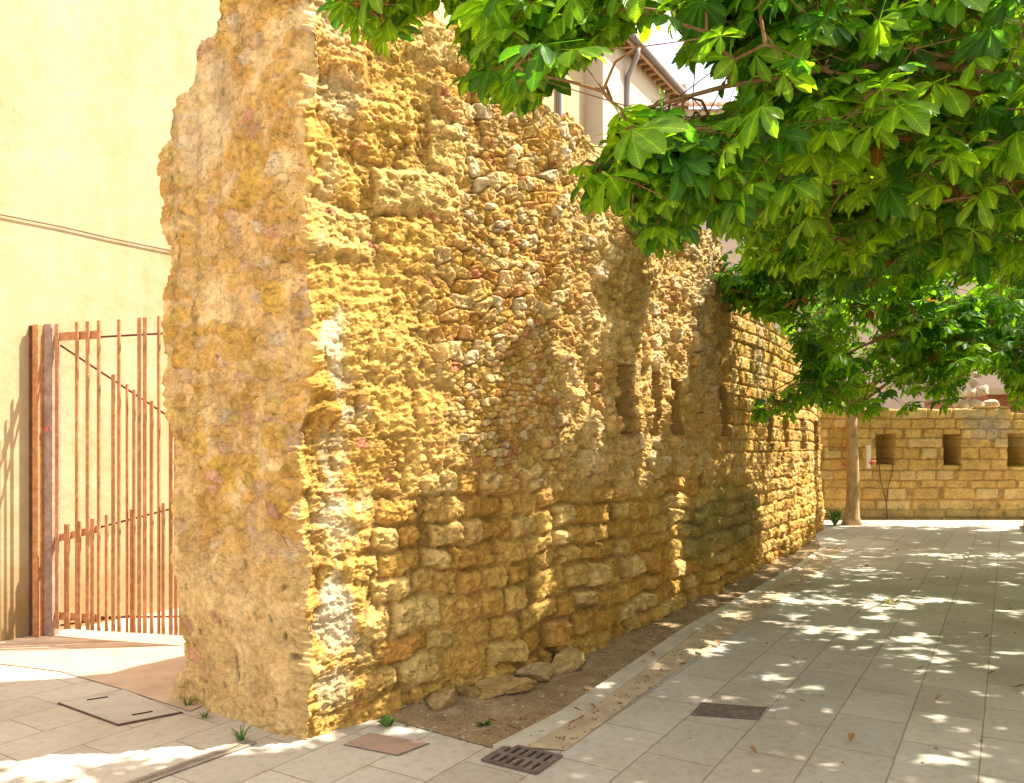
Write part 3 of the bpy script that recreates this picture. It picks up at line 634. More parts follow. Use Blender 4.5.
# brick outhouse beyond the back wall
bo = thing('brick_outhouse', 'low red brick outhouse with a pale roof slab behind the back wall', 'outhouse', (11.6, 19.5, 0))
m = MB(); m.box((2.4, 1.5, 1.45), (2.4, 0, 0), (0, 1.5, 0), (0, 0, 1.45)); m.build('wall', M_BRICK, bo)
m = MB(); m.box((2.4, 1.5, 2.97), (2.6, 0, 0), (0, 1.7, 0), (0, 0, .07)); m.build('roof', M_HOUSE, bo)

# unseen building added right of the view to block low sky and deepen shade
oc = np.array([14.5, 8.0]); ob = thing('sky_blocking_building', 'plain cream building added outside the view on the far right to block low sky', 'building', (*oc, 0))
m = MB(); m.box((*(NRM*3), 2.9), (*(NRM*3), 0), (*(T*15), 0), (0, 0, 2.95)); m.build('wall', M_PLASTER, ob)
m = MB(); m.add([(*(NRM*-.4+T*-15.3), 5.9), (*(NRM*-.4+T*15.3), 5.9), (*(NRM*6.4+T*15.3), 6.9), (*(NRM*6.4+T*-15.3), 6.9), (*(NRM*-.4+T*-15.3), 6.05), (*(NRM*-.4+T*15.3), 6.05), (*(NRM*6.4+T*15.3), 7.05), (*(NRM*6.4+T*-15.3), 7.05)], [(0, 1, 2, 3), (7, 6, 5, 4), (0, 4, 5, 1), (1, 5, 6, 2), (2, 6, 7, 3), (3, 7, 4, 0)]); m.build('roof', M_TILE, ob)

# cable across the plaster
cp0 = line_at(-40); cp1 = line_at(200); out = -Lin*.02
def onwall(px, py): p = line_at(px); return (*(p+out), CAM_Z+(HOR-py)*p[1]/FPX)
m = MB(); m.tube([onwall(-40, 206.5), onwall(0, 215), onwall(60, 227), onwall(110, 238.5), onwall(165, 250), onwall(230, 262)], .007, 6)
tag(m.build('wall_cable', M_CABLE, None, True), 'thin dark cable stretched across the cream plaster wall above the gate', 'cable')

# ------------------------------------------------------------------ rusty gate
GA = np.array([-3.93, 6.80]); GB = np.array([-2.74, 6.50])
def gp(px):
    k = (px-512)/FPX; d = GB-GA; t = (k*GA[1]-GA[0])/(d[0]-k*d[1]); return GA+d*t
def gz(px, py): return CAM_Z+(HOR-py)*gp(px)[1]/FPX
gdir = (GB-GA)/np.linalg.norm(GB-GA); gn = np.array([gdir[1], -gdir[0]])
gate = thing('steel_gate', 'rusty steel gate of uneven vertical bars between the plaster wall and the ruin', 'gate', (*GA, 0))
def gl(p, z): return (p[0]-GA[0], p[1]-GA[1], z)
def gbox(mb, px0, px1, z0, z1, th, back=0):
    a, b = gp(px0), gp(px1); c = (a+b)/2+gn*back; mb.box(gl(c, (z0+z1)/2), (*(gdir*np.linalg.norm(b-a)/2), 0), (*(gn*th/2), 0), (0, 0, (z1-z0)/2))
post = MB(); ph = gz(46, 325.5)
gbox(post, 40, 45.5, 0, ph, .16, 0); pst = post.build('post', M_RUST, gate, bevel=.003)
m = MB(); gbox(m, 34.5, 39.8, 0, ph-.004, .12, 0); m.build('flange', M_RUSTD, pst, bevel=.003)
m = MB(); gbox(m, 45.7, 53, 0, ph+.01, .10, -.03); m.build('worn_plate', M_RUSTG, pst, bevel=.003)
m = MB(); m.box(gl(gp(50)+gn*.03, gz(50, 429)), (*(gdir*.012), 0), (*(gn*.012), 0), (0, 0, .018)); m.build('catch', M_RED, pst)
bars = [(57, 324, 0), (76.9, 322, 0), (87.6, 321.5, 0), (98.8, 320.5, 0), (119, 319.5, 0), (139.3, 317.6, 0), (144.8, 317.6, 0), (158.8, 316.2, 0), (170.8, 315.5, 0),
        (113.3, 374.5, 1), (127, 384, 1), (151.6, 401, 1), (65.6, 524, 2), (68.3, 524, 2), (79.6, 521, 2), (92.3, 518.5, 2), (106.6, 515, 2), (131.3, 509.5, 2), (163.4, 503, 2),
        (134, 384.5+5, 1), (176, 410, 1), (181, 315, 0), (186, 500, 2), (190, 315, 0)]
rb_ = random.Random(3)
for px, py, kind in bars:
    m = MB(); wd = .030; a = gp(px); zb = gz(px, 628.5+(px-60)*.057); ang = rb_.uniform(-.5, .5)
    d = gdir*math.cos(ang)+gn*math.sin(ang); e = np.array([d[1], -d[0]])
    m.box(gl(a+gn*.0, (zb+gz(px, py))/2), (*(d*wd/2), 0), (*(e*.006), 0), (0, 0, (gz(px, py)-zb)/2))
    m.build('bar', M_RUST, gate)
def rail(name, pa, pb, th, mat):
    m = MB(); a = gp(pa[0])-gn*.028; b = gp(pb[0])-gn*.028; za, zb = gz(*pa), gz(*pb)
    m.add([gl(a+s*gn*.010, za+k*th) for s in (-1, 1) for k in (-1, 1)]+[gl(b+s*gn*.010, zb+k*th) for s in (-1, 1) for k in (-1, 1)],
          [(0, 1, 3, 2), (4, 6, 7, 5), (0, 4, 5, 1), (2, 3, 7, 6), (1, 5, 7, 3), (0, 2, 6, 4)]); m.build(name, mat, gate)
rail('rail', (54, 336.5), (98.5, 334), .034, M_RUST); rail('rail', (54, 539), (98.5, 528.5), .030, M_RUST); rail('rail', (54, 616), (98.5, 619), .034, M_RUST)
def rod(pts):
    m = MB(); m.tube([gl(gp(x)-gn*.028, gz(x, y)) for x, y in pts], .009, 6); m.build('tension_rod', M_RUSTD, gate, True)
rod([(98, 336.5), (192, 331.2)]); rod([(58, 345), (172, 420), (188, 430)]); rod([(98, 527.5), (190, 503.5)]); rod([(98, 618), (190, 617)]); rod([(58, 626), (130, 616)])

# ------------------------------------------------------------------ drains and covers
def frame_xy(c, ax, ay):
    return lambda x, y: np.array(c)+np.array(ax)*x+np.array(ay)*y
def slotted(name, label, cat, c, L, W, rows, cols, t=T, n=NRM, z=.010, mat=M_IRON, slot=(.42, .75), grp=None):
    """grate with real slots over a thin near-black sheet painted as shaded depth; n is the long direction of the row, t the direction of the slots"""
    th = thing(name, label, cat, (*c, 0), 0, grp)
    def P(x, y): return np.asarray(n)*x+np.asarray(t)*y
    def bx(mb, x0, x1, y0, y1, z0, z1): mb.box((*P((x0+x1)/2, (y0+y1)/2), (z0+z1)/2), (*(np.asarray(n)*(x1-x0)/2), 0), (*(np.asarray(t)*(y1-y0)/2), 0), (0, 0, (z1-z0)/2))
    m = MB(); e = .022; cw = (L-2*e)/cols; rh = (W-2*e)/rows; z0 = .005
    bx(m, -L/2, L/2, -W/2, -W/2+e, z0, z); bx(m, -L/2, L/2, W/2-e, W/2, z0, z); bx(m, -L/2, -L/2+e, -W/2+e, W/2-e, z0, z); bx(m, L/2-e, L/2, -W/2+e, W/2-e, z0, z)
    for r in range(rows):
        y0 = -W/2+e+r*rh; gap = rh*(1-slot[1])/2
        if r > 0: bx(m, -L/2+e, L/2-e, y0-gap, y0+gap, z0, z)
        for k in range(cols):
            x0 = -L/2+e+k*cw; ww = cw*(1-slot[0])/2; ya = y0+(gap if r > 0 else 0); yb = y0+rh-(gap if r < rows-1 else 0)
            bx(m, x0, x0+ww, ya, yb, z0, z); bx(m, x0+cw-ww, x0+cw, ya, yb, z0, z)
    m.build('grating', mat, th)
    m = MB(); bx(m, -L/2+.01, L/2-.01, -W/2+.01, W/2-.01, .0038, .0046); m.build('well_shade', M_DARK, th)  # thin near-black sheet under the slots, shaded depth given by colour
    return th
slotted('drain_grate', 'square cast iron drain grate with two rows of slots at the end of the kerb', 'drain', g(522, 759.5), .33, .27, 2, 6, z=.014)
a, b = g(128, 787), g(252, 742.5); dt = (b-a)/np.linalg.norm(b-a); dn = np.array([dt[1], -dt[0]])
slotted('linear_drain', 'long narrow slotted channel drain in the paving running to the wall corner', 'drain', (a+b)/2, np.linalg.norm(b-a), .085, 1, 44, t=dn, n=dt, z=.009, mat=simple('galvanised_brown', (.30, .245, .19), .7, .25, 12), slot=(.5, .8))
def plate(name, label, cat, poly_px, z, mat, gap=.012, extra=None):
    poly = [g(*p) for p in poly_px]; c = sum(poly)/len(poly); th = thing(name, label, cat, (*c, 0))
    m = MB(); m.prism([p-c for p in poly], .0035, z*.6); m.build('frame', M_RUSTD if gap > .008 else M_IRON, th)
    ins = [(p-c)*(1-gap/np.linalg.norm(p-c)*1.6) for p in poly]
    m = MB(); m.prism(ins, .004, z); pl = m.build('cover', mat, th, bevel=.002)
    if extra: extra(th, c)
    return th
def slots(th, c):
    for (x0, y0, x1, y1) in ((87, 702, 108, 698.8), (132, 717.2, 152.5, 713.5)):
        p, q_ = g(x0, y0), g(x1, y1); d = (q_-p)/2; e = np.array([-d[1], d[0]])/np.linalg.norm(d)*.010
        m = MB(); m.box((*((p+q_)/2-c), .0125), (*d, 0), (*e, 0), (0, 0, .002)); m.build('lifting_slot_shade', M_DARK, th)  # slot drawn as a near-black bar, its depth shade put into colour
plate('access_cover', 'stone paved access cover with two dark lifting slots, set in shaded paving by the gate', 'cover', [(57, 704), (118, 726.5), (183, 713.5), (124, 690)][::-1], .012, M_LID, .014, slots)
plate('manhole_cover', 'flat brown iron manhole cover in the path beside the sandy gutter', 'cover', [(690, 715.5), (758, 720.5), (767, 708), (701, 703.2)], .008, M_IRON, .006)
plate('inspection_cover', 'pinkish brown stone cover set in the paving below the wall corner', 'cover', [(343, 745.5), (398, 756.5), (430, 744), (370, 733.5)], .008, simple('pink_slab', (.37, .25, .19), .85, .2, 6), .006)
for c, lab in (((10.72, 15.5), 'low rusty steel edging round a tree pit at the far right of the path'), ((7.95, 10.55), 'low rusty steel edging round the tree pit nearer along the right of the path'), ((5.2, 5.9), 'low rusty steel edging round the nearest tree pit')):
    m = MB(); hw = .68
    for (x, y, lx, ly) in ((0, hw, hw, .02), (0, -hw, hw, .02), (hw-.02, 0, .02, hw-.02), (-hw+.02, 0, .02, hw-.02)):
        m.box((*(NRM*x+T*y), .06), (*(NRM*lx), 0), (*(T*ly), 0), (0, 0, .06))
    o = m.build('tree_pit_edging', M_RUST); o.location = (*c, 0); tag(o, lab, 'edging', 'tree pit edgings')

# ------------------------------------------------------------------ fittings on the back wall
fx = bpx(867); m = thing('wall_box', 'narrow white box with a red tap fixed to the back wall right of the trunk', 'utility box', (fx, BY-.06, 0))
b = MB(); b.box((0, 0, bpz(457)), (.045, 0, 0), (0, .045, 0), (0, 0, .26)); b.build('box', M_WHITE, m, bevel=.006)
b = MB(); b.tube([(.03, -.03, bpz(463)), (.03, -.10, bpz(463)), (.12, -.12, bpz(461))], .025, 8); b.tube([(.03, -.10, bpz(463)-.06), (.03, -.10, bpz(463)+.06)], .018, 8); b.build('tap', M_RED, m, True)
fx = bpx(844); m = MB(); m.tube([(fx, BY+.02, bpz(465)), (fx, BY-.10, bpz(465)), (fx+.05, BY-.16, bpz(467))], .022, 8); m.tube([(fx-.08, BY-.10, bpz(464)), (fx+.08, BY-.10, bpz(467))], .02, 8)
tag(m.build('red_valve', M_RED, None, True), 'small red valve on the back wall left of the trunk', 'valve')
m = MB(); yy = BY-.05
m.tube([(bpx(878), yy, bpz(464)), (bpx(879.5), yy, bpz(480)), (bpx(883), yy, bpz(492)), (bpx(885), yy-.01, bpz(502)), (bpx(886), yy-.02, bpz(519))], .011, 6)
m.tube([(bpx(892), yy, bpz(464)), (bpx(891), yy, bpz(474)), (bpx(887), yy, bpz(487)), (bpx(885.3), yy-.02, bpz(502))], .010, 6)
tag(m.build('hanging_cable', M_CABLE, None, True), 'two dark cables hanging in a V from a wall opening right of the trunk', 'cable')

# ------------------------------------------------------------------ trees
def inpoly(P, poly):
    poly = np.asarray(poly, float); x, y = P[..., 0], P[..., 1]; r = np.zeros(x.shape, bool); j = len(poly)-1
    for i in range(len(poly)):
        xi, yi = poly[i]; xj, yj = poly[j]
        c = ((yi > y) != (yj > y)) & (x < (xj-xi)*(y-yi)/(yj-yi+1e-12)+xi); r ^= c; j = i
    return r
NEAR_OK = [(308, -900), (312, -10), (318, 22), (345, 50), (366, 56), (388, 50), (402, 22), (425, 8), (445, 18), (450, 60), (448, 95), (478, 92), (500, 112), (527, 118), (540, 98), (560, 62), (585, 66), (600, 95), (588, 140), (568, 185), (575, 202), (605, 198), (628, 240), (650, 256), (675, 255), (692, 240), (700, 214), (722, 232), (745, 262), (775, 280), (800, 282), (830, 306), (870, 312), (900, 296), (940, 315), (1000, 318), (1060, 330), (1400, 380), (3000, 500), (3000, -900)]
NEAR_NO = [[(541, 96), (560, 70), (598, 62), (612, 40), (636, 50), (656, 82), (640, 104), (602, 106), (598, 140), (585, 170), (560, 125)], [(622, 36), (652, 18), (672, 58), (700, 66), (724, 52), (730, 108), (690, 116), (660, 96)]]
MID_OK = [(703, 292), (708, 262), (735, 235), (752, 212), (790, 190), (1500, 100), (1500, 420), (1030, 428), (1004, 424), (1003, 395), (996, 372), (972, 372), (962, 396), (945, 412), (915, 408), (905, 428), (880, 434), (858, 418), (835, 414), (806, 405), (783, 425), (757, 428), (738, 420), (746, 404), (780, 388), (797, 366), (786, 345), (765, 322), (735, 314)]
# wall patches to shade with added leaf clusters, or keep sunny by culling leaves
SHADE_N = [[(490, 290), (555, 285), (600, 430), (640, 470), (690, 480), (700, 600), (640, 640), (560, 690), (430, 720), (408, 640), (412, 520), (470, 470)], [(602, 262), (638, 252), (638, 330), (618, 480), (592, 480), (592, 330)], [(430, 560), (640, 500), (640, 640), (430, 720)]]
SHADE_M = [[(695, 290), (742, 310), (742, 480), (690, 480)], [(640, 480), (752, 490), (750, 565), (640, 640)]]
LIT = [[(300, -60), (330, -60), (450, 0), (545, 95), (640, 165), (648, 215), (600, 250), (560, 270), (515, 300), (500, 370), (480, 440), (450, 470), (410, 500), (395, 600), (350, 720), (300, 760)],
       [(560, 270), (600, 270), (590, 420), (555, 440)], [(640, 200), (705, 238), (700, 300), (690, 380), (655, 440), (640, 440), (650, 330)],
       [(742, 300), (800, 345), (815, 370), (818, 430), (812, 520), (795, 545), (765, 560), (760, 500), (745, 460)], [(536, 470), (562, 470), (554, 625), (532, 625)], [(384, 540), (408, 540), (418, 700), (394, 700)], [(462, 440), (486, 420), (480, 540), (462, 560)], [(592, 300), (606, 300), (600, 470), (588, 470)], [(628, 330), (650, 300), (650, 470), (634, 500)], [(676, 470), (690, 470), (676, 610), (664, 610)], [(596, 480), (610, 480), (602, 560), (590, 560)]]
WPX = np.array([(p[0], p[1]) for p in FRONT])
def shaded_px(P):
    """picture position of the shadow each point throws on the wall's long face, NaN if it misses it"""
    n = np.array([.850, -.527]); c = .5*(FRONT[3]+FRONT[9])@n
    d = (P[..., :2]@n-c)/(SUN[:2]@n); Q = P-SUN*d[..., None]
    # refine on the curved face
    for _ in range(2):
        xs_ = np.interp(Q[..., 1], WPX[:, 1], WPX[:, 0]); e = ((Q[..., 0]-xs_)*n[0])/(SUN[:2]@n); Q = Q-SUN*e[..., None]; d = d+e
    hit = (d > 0) & (Q[..., 2] > -.05) & (Q[..., 2] < 4.6) & (Q[..., 1] > 4.2)
    s = proj(Q); s[~hit] = -9999; return s

def leaflet(L, wmax, nsec, fold, droop, rg):
    tt = np.linspace(0, 1, nsec+1); prof = np.interp(tt, [0, .12, .3, .45, .6, .72, .84, .93, .98, 1], [.05, .18, .48, .76, .97, 1.0, .86, .56, .22, .03])*wmax*L
    V = []; prof = prof*(1+0*tt)
    for t, wd in zip(tt, prof):
        x = t*L; z = -droop*L*t*t; zz = z+fold*wd
        wav = .03*L*math.sin(t*9+rg.uniform(0, 6))*.5
        V += [(x, -wd, zz+wav), (x, 0, z), (x, wd, zz-wav)]
    F = []
    for i in range(nsec):
        for k in (0, 1): a = i*3+k; F.append((a, a+1, a+4, a+3))
    return np.array(V), np.array(F)
def vein_co(nsec, k):
    t = np.repeat(np.linspace(0, 1, nsec+1), 3); wd = np.tile([-1., 0., 1.], nsec+1)
    prof = np.interp(t, [0, .3, .6, .72, .93, 1], [.05, .48, .97, 1, .56, .03]); one = np.stack([t, np.abs(wd)*prof, 0*t], -1)
    return np.concatenate([np.tile(one, (k, 1)), np.zeros((4, 3))])
def palmate(rg, nsec, k=None):
    """one compound leaf: leaflets fan out from the end of a stalk lying along +x, upper side +z"""
    k = k or rg.choice([5, 5, 6, 7]); VV, FF, n = [], [], 0
    for i in range(k):
        f = (i-(k-1)/2)/((k-1)/2); ang = f*math.radians(108)+rg.normal()*.08
        L = (1-.42*abs(f)**1.4)*rg.uniform(.88, 1.08)
        V, F = leaflet(L, rg.uniform(.20, .25), nsec, rg.uniform(.1, .5), rg.uniform(.12, .5), rg)
        pitch = rg.uniform(.05, .45)
        cp, sp = math.cos(pitch), math.sin(pitch); V = np.stack([V[:, 0]*cp+V[:, 2]*sp, V[:, 1], -V[:, 0]*sp+V[:, 2]*cp], -1)
        ca, sa = math.cos(ang), math.sin(ang); V = np.stack([V[:, 0]*ca-V[:, 1]*sa, V[:, 0]*sa+V[:, 1]*ca, V[:, 2]], -1)
        VV.append(V); FF.append(F+n); n += len(V)
    # stalk
    r = .014; S = np.array([(-.75, -r, .10), (-.75, r, .10), (0, r, 0), (0, -r, 0)]); VV.append(S); FF.append(np.array([(n, n+1, n+2, n+3)]))
    return np.concatenate(VV), np.concatenate(FF), vein_co(nsec, k)
def frames(nrm, fwd):
    z = nrm/np.linalg.norm(nrm, axis=1)[:, None]; x = fwd-(fwd*z).sum(1)[:, None]*z; x /= np.linalg.norm(x, axis=1)[:, None]+1e-9
    return np.stack([x, np.cross(z, x), z], -1)

def crown(name, parent, lobes, ncl, per, size, nsec, ok, no, seed, trunk_top, limbs, tone, litrej=.992, box=None, shade=None, ymin=2.55, twig_r=.007):
    rg = np.random.default_rng(seed); loc = np.array(parent.location)
    temps = [palmate(rg, nsec) for _ in range(9)]
    # twig ends: shells of the lobes are denser than their hearts
    wts = np.array([l[2] for l in lobes], float); wts /= wts.sum(); idx = rg.choice(len(lobes), ncl, p=wts)
    d = rg.normal(size=(ncl, 3)); d /= np.linalg.norm(d, axis=1)[:, None]; rr = rg.uniform(0, 1, ncl)**.42
    Cc = np.array([l[0] for l in lobes])[idx]+d*rr[:, None]*np.array([l[1] for l in lobes])[idx]
    # leaf clusters added along sun rays to shade chosen patches of the wall
    if shade:
        polys, zlo, zhi, num = shade; got = []
        while len(got) < num:
            p = polys[rg.integers(len(polys))]; p = np.array(p, float); q = rg.uniform(p.min(0), p.max(0))
            if not inpoly(q[None], p)[0]: continue
            s_, z_ = sz(q[0], q[1]); f_ = front_at(s_); W = np.array([f_[0], f_[1], z_]); zt = rg.uniform(zlo, zhi)
            if zt > z_+.4: got.append(W+SUN*(zt-z_)/SUN[2])
        Cc = np.concatenate([Cc, np.array(got)])
    # gaps in the crown
    keep = fbm(Cc[:, 0]*1.1+Cc[:, 2]*.6, Cc[:, 1]*1.1-Cc[:, 2]*.8, seed, 2) > np.where((Cc[:, 1] < 4.3) & (Cc[:, 0] < 1.6), .45, .36)
    Cc = Cc[keep]; n = len(Cc)*per
    base = np.repeat(Cc, per, 0)+rg.normal(size=(n, 3))*np.array([.15, .15, .09])*size/.2
    centre = np.array(trunk_top)
    outw = base-centre; outw[:, 2] *= .3; outw /= np.linalg.norm(outw, axis=1)[:, None]+1e-6
    fw = outw*.6+rg.normal(size=(n, 3))*.7; fw[:, 2] -= .45; fw /= np.linalg.norm(fw, axis=1)[:, None]
    nr = np.array([0, 0, 1.0])+outw*rg.uniform(.0, .9, n)[:, None]+rg.normal(size=(n, 3))*.33
    R = frames(nr, fw); sc = size*rg.uniform(.45, 1.2, n)
    # test the reach of every leaf
    pts = np.stack([base, base+R[..., 0]*sc[:, None]*.85, base+(R[..., 0]*.3+R[..., 1]*.75)*sc[:, None], base+(R[..., 0]*.3-R[..., 1]*.75)*sc[:, None], base+R[..., 0]*sc[:, None]*.8-R[..., 2]*sc[:, None]*.35], 1)
    s = proj(pts); vis = (s[..., 0] > -30) & (s[..., 0] < 1054) & (s[..., 1] > -30) & (s[..., 1] < 800) & (pts[..., 1] > .1)
    bad = vis & ~inpoly(s, ok)
    for q in no: bad |= vis & inpoly(s, q)
    bad = bad.any(1) | (vis.any(1) & (base[:, 1] < ymin)) | (np.linalg.norm(base-np.array([0, 0, 1.6]), axis=1) < 1.9)
    sp = shaded_px(base); sp2 = shaded_px(pts[:, 1]); lit = np.zeros(n, bool)
    for q in LIT: lit |= inpoly(sp, q) | inpoly(sp2, q)
    bad |= lit & (rg.uniform(size=n) < litrej)
    # keep the sunny band at the foot of the back wall and the sunny forecourt by the gate
    G = base-SUN*(base[:, 2]/SUN[2])[:, None]; bad |= ((G[:, 1] > 16.2) & (G[:, 1] < 18.2) & (rg.uniform(size=n) < .9))
    fc = (G[:, 0] > -6.5) & (G[:, 0] < -2.2) & (G[:, 1] > 4.6) & (G[:, 1] < 8.5); bad |= fc & (rg.uniform(size=n) < .98)
    # chinks in the canopy that let the sun through
    hole = np.maximum(vn(G[:, 0]*3.6+3, G[:, 1]*2.9, 77), vn(G[:, 0]*5.4, G[:, 1]*4.2+9, 78)); bad |= (hole > .83) & (fbm(G[:, 0]*.6, G[:, 1]*.6, 79, 2) > .40) & (sp[:, 0] < -99)
    if box is not None: bad |= box(base)
    good = ~bad; base, R, sc = base[good], R[good], sc[good]; n = len(base); cl = np.repeat(np.arange(len(Cc)), per)[good]
    ti = rg.integers(0, len(temps), n); VV, FF, CC, off = [], [], [], 0
    hue = rg.uniform(size=n); A = np.array(tone[0]); B = np.array(tone[1]); Dk = np.array(tone[2])
    colr = A+(B-A)*hue[:, None]**1.2; colr = np.where((rg.uniform(size=n) < .28)[:, None], Dk, colr); colr = np.where((rg.uniform(size=n) < .012)[:, None], np.array([.11, .055, .018]), colr)
    VC = []
    for k, (tv, tf, tvc) in enumerate(temps):
        m = np.where(ti == k)[0]
        if len(m) == 0: continue
        X = np.einsum('nij,vj->nvi', R[m], tv)*sc[m, None, None]+base[m, None, :]; nv = len(tv)
        VV.append(X.reshape(-1, 3)); FF.append((tf[None]+(np.arange(len(m))*nv)[:, None, None]+off).reshape(-1, 4)); off += len(m)*nv
        rib = np.where(np.arange(nv) % 3 == 1, 1.35, .92)[None, :, None]; VC.append(np.tile(tvc, (len(m), 1))); jit = rg.uniform(.9, 1.1, (len(m), nv, 1))*rib; CC.append((colr[m][:, None, :]*jit).reshape(-1, 3))
    V = np.concatenate(VV)-loc; o = mesh_np('crown', V, np.concatenate(FF), M_LEAF, parent, np.concatenate(CC), True)
    at_v = o.data.attributes.new('Vein', 'FLOAT_VECTOR', 'POINT'); at_v.data.foreach_set('vector', np.concatenate(VC).astype(np.float32).ravel())
    # twigs: every leafy end joins the nearest place on a limb
    nodes = np.concatenate([np.stack([np.interp(np.linspace(.25, 1, 12), np.linspace(0, 1, len(l)), np.array(l)[:, c]) for c in range(3)], -1) for l in limbs])
    ends = np.unique(cl); m = MB(); eb = np.array([base[cl == e].mean(0) for e in ends])
    d0 = np.array([np.linalg.norm(nodes-b, axis=1).min() for b in eb]); order = np.argsort(d0); pool = [p for p in nodes]
    for oi in order:
        b = eb[oi]; pa = np.array(pool); d = np.linalg.norm(pa-b, axis=1); a = pa[np.argmin(d)]; dd = d.min()
        mid = (a+b)/2+rg.normal(size=3)*.10*dd+np.array([0, 0, .10*dd]); m.tube([a-loc, mid-loc, b-loc], [twig_r*1.1, twig_r*.9, twig_r*.6], 4, False)
        pool += [mid, b]
        for q in base[cl == ends[oi]]: m.tube([(mid*.15+b*.85)-loc, q-loc], [twig_r*.45, twig_r*.3], 3, False)
    return o, m, n
def tree(name, label, at_, r0, h, limbs, lean=(0, 0), **kw):
    t = thing(name, label, 'tree', (*at_, 0), 0, 'trees along the path'); L = np.array((*at_, 0.))
    zs = np.linspace(-.05, h, 12); m = MB()
    fl = 1+.5*np.exp(-zs*7); pts = np.stack([lean[0]*(zs/h)+.02*np.sin(zs*2.1), lean[1]*(zs/h)+.02*np.cos(zs*1.7), zs], -1)
    m.tube(pts, r0*fl*np.interp(zs, [0, h], [1, .8]), 14); m.build('trunk', M_BARK, t, True)
    top = L+pts[-1]
    LL = [[top+np.array([0, 0, -.15])]+[np.array(p, float) for p in l] for l in limbs]
    for l in LL:
        P = np.array(l); tt = np.linspace(0, 1, 9); q = np.stack([np.interp(tt, np.linspace(0, 1, len(P)), P[:, c]) for c in range(3)], -1)
        for _ in range(2): q[1:-1] = (q[:-2]+2*q[1:-1]+q[2:])/4
        mb = MB(); mb.tube(q-L, np.linspace(1, .12, 9)**1.5*r0*.36+.004, 7); mb.build('limb', M_TWIG, t, True)
    o, tw, n = crown(name, t, limbs=LL, trunk_top=top, **kw)
    tw.build('twigs', M_TWIG, t); print(name, 'leaves', n)
    return t
TONE_N = ((.095, .20, .012), (.17, .30, .016), (.04, .12, .014))
TONE_M = ((.070, .18, .012), (.15, .29, .016), (.03, .105, .012))
TONE_F = ((.07, .16, .014), (.13, .24, .02), (.03, .09, .012))
# nearest tree: its trunk stands just outside the picture on the right
tree('chestnut_tree', 'nearest chestnut tree, its big leaved boughs hanging into the upper right of the picture', (5.2, 5.9), .15, 2.5,
     [[(4.0, 5.2, 3.6), (2.4, 4.4, 4.1), (.6, 3.7, 3.7), (-.7, 3.6, 3.75)], [(4.2, 4.9, 3.4), (2.6, 3.9, 3.5), (1.2, 3.3, 3.2), (.5, 3.2, 2.95)], [(4.3, 5.3, 3.2), (3.2, 4.8, 3.2), (2.2, 4.5, 2.95)],
      [(4.7, 6.6, 3.4), (4.0, 7.4, 3.9), (3.2, 8.0, 4.2)], [(5.4, 6.0, 3.8), (5.0, 5.6, 5.2), (4.6, 5.2, 6.3)], [(6.2, 5.9, 3.5), (7.4, 5.8, 4.3), (8.2, 5.6, 4.6)], [(5.6, 4.9, 3.4), (5.6, 3.6, 4.0), (5.4, 2.4, 4.2)], [(4.6, 5.2, 3.8), (3.4, 4.7, 4.8), (2.4, 4.4, 5.4)]],
     lobes=[((4.4, 5.4, 4.5), (3.4, 3.2, 1.6), 6.0), ((2.6, 4.6, 3.7), (1.7, 1.3, 1.0), 3.0), ((.0, 3.55, 3.7), (1.2, .6, .5), 1.6), ((.6, 3.4, 3.2), (.9, .6, .6), 1.8), ((1.8, 3.9, 3.6), (1.1, .8, .7), 1.3), ((.45, 3.6, 2.85), (.5, .5, .4), 1.3), ((2.3, 5.6, 3.9), (1.3, .9, .8), 2.2), ((3.6, 7.2, 4.2), (1.9, 1.5, 1.0), 3.0), ((4.3, 8.7, 4.3), (1.5, 1.3, .9), 1.6), ((5.4, 3.2, 4.3), (2.2, 2.0, 1.0), 1.5), ((7.4, 6.0, 4.6), (2.0, 2.4, 1.3), 1.8), ((8.2, 7.2, 4.4), (1.7, 1.3, .8), 1.8)],
     ncl=4000, per=5, size=.1755, nsec=9, shade=(SHADE_N, 3.1, 5.6, 640), ok=NEAR_OK, no=NEAR_NO, seed=21, tone=TONE_N)
tree('chestnut_tree', 'middle chestnut tree with dense dark green foliage drooping low in front of the ruined wall', (7.95, 10.55), .15, 2.3,
     [[(6.8, 10.2, 3.0), (5.4, 9.6, 3.3), (4.0, 9.1, 2.8), (2.95, 9.0, 2.25)], [(7.0, 11.0, 3.2), (5.6, 11.2, 3.8), (4.3, 11.1, 3.9)], [(7.2, 9.8, 3.2), (6.4, 8.6, 3.4), (5.6, 7.9, 3.2)], [(8.0, 10.6, 3.6), (7.6, 10.4, 5.2)], [(9.0, 10.8, 3.2), (10.2, 11, 3.8)], [(8.0, 11.8, 3.2), (7.8, 13.0, 3.6)], [(8.2, 9.2, 3.2), (8.6, 8.0, 3.6)], [(6.9, 10.3, 3.3), (5.5, 10.1, 4.5)]],
     lobes=[((6.9, 10.3, 4.1), (3.0, 2.5, 1.7), 6.), ((5.0, 9.7, 3.3), (2.0, 1.6, 1.2), 3.2), ((3.4, 9.1, 2.45), (1.0, .7, .5), 1.2), ((2.9, 9.0, 3.6), (.8, .6, .6), .9), ((4.1, 10.7, 3.9), (1.4, 1.2, .9), 1.5), ((9.3, 10.7, 4.0), (2.2, 2.4, 1.5), 1.6), ((6.5, 8.7, 3.2), (1.7, 1.2, 1.0), 1.8), ((6.6, 9.4, 3.0), (2.4, 1.1, .65), 3.4), ((8.6, 9.2, 3.3), (1.4, 1.3, .9), 2.2), ((9.6, 8.4, 4.2), (1.9, 1.5, 1.0), 2.6)],
     ncl=2700, per=5, size=.19, nsec=3, litrej=.85, shade=(SHADE_M, 3.2, 5.5, 350), ok=MID_OK, no=[], seed=22, tone=TONE_M)
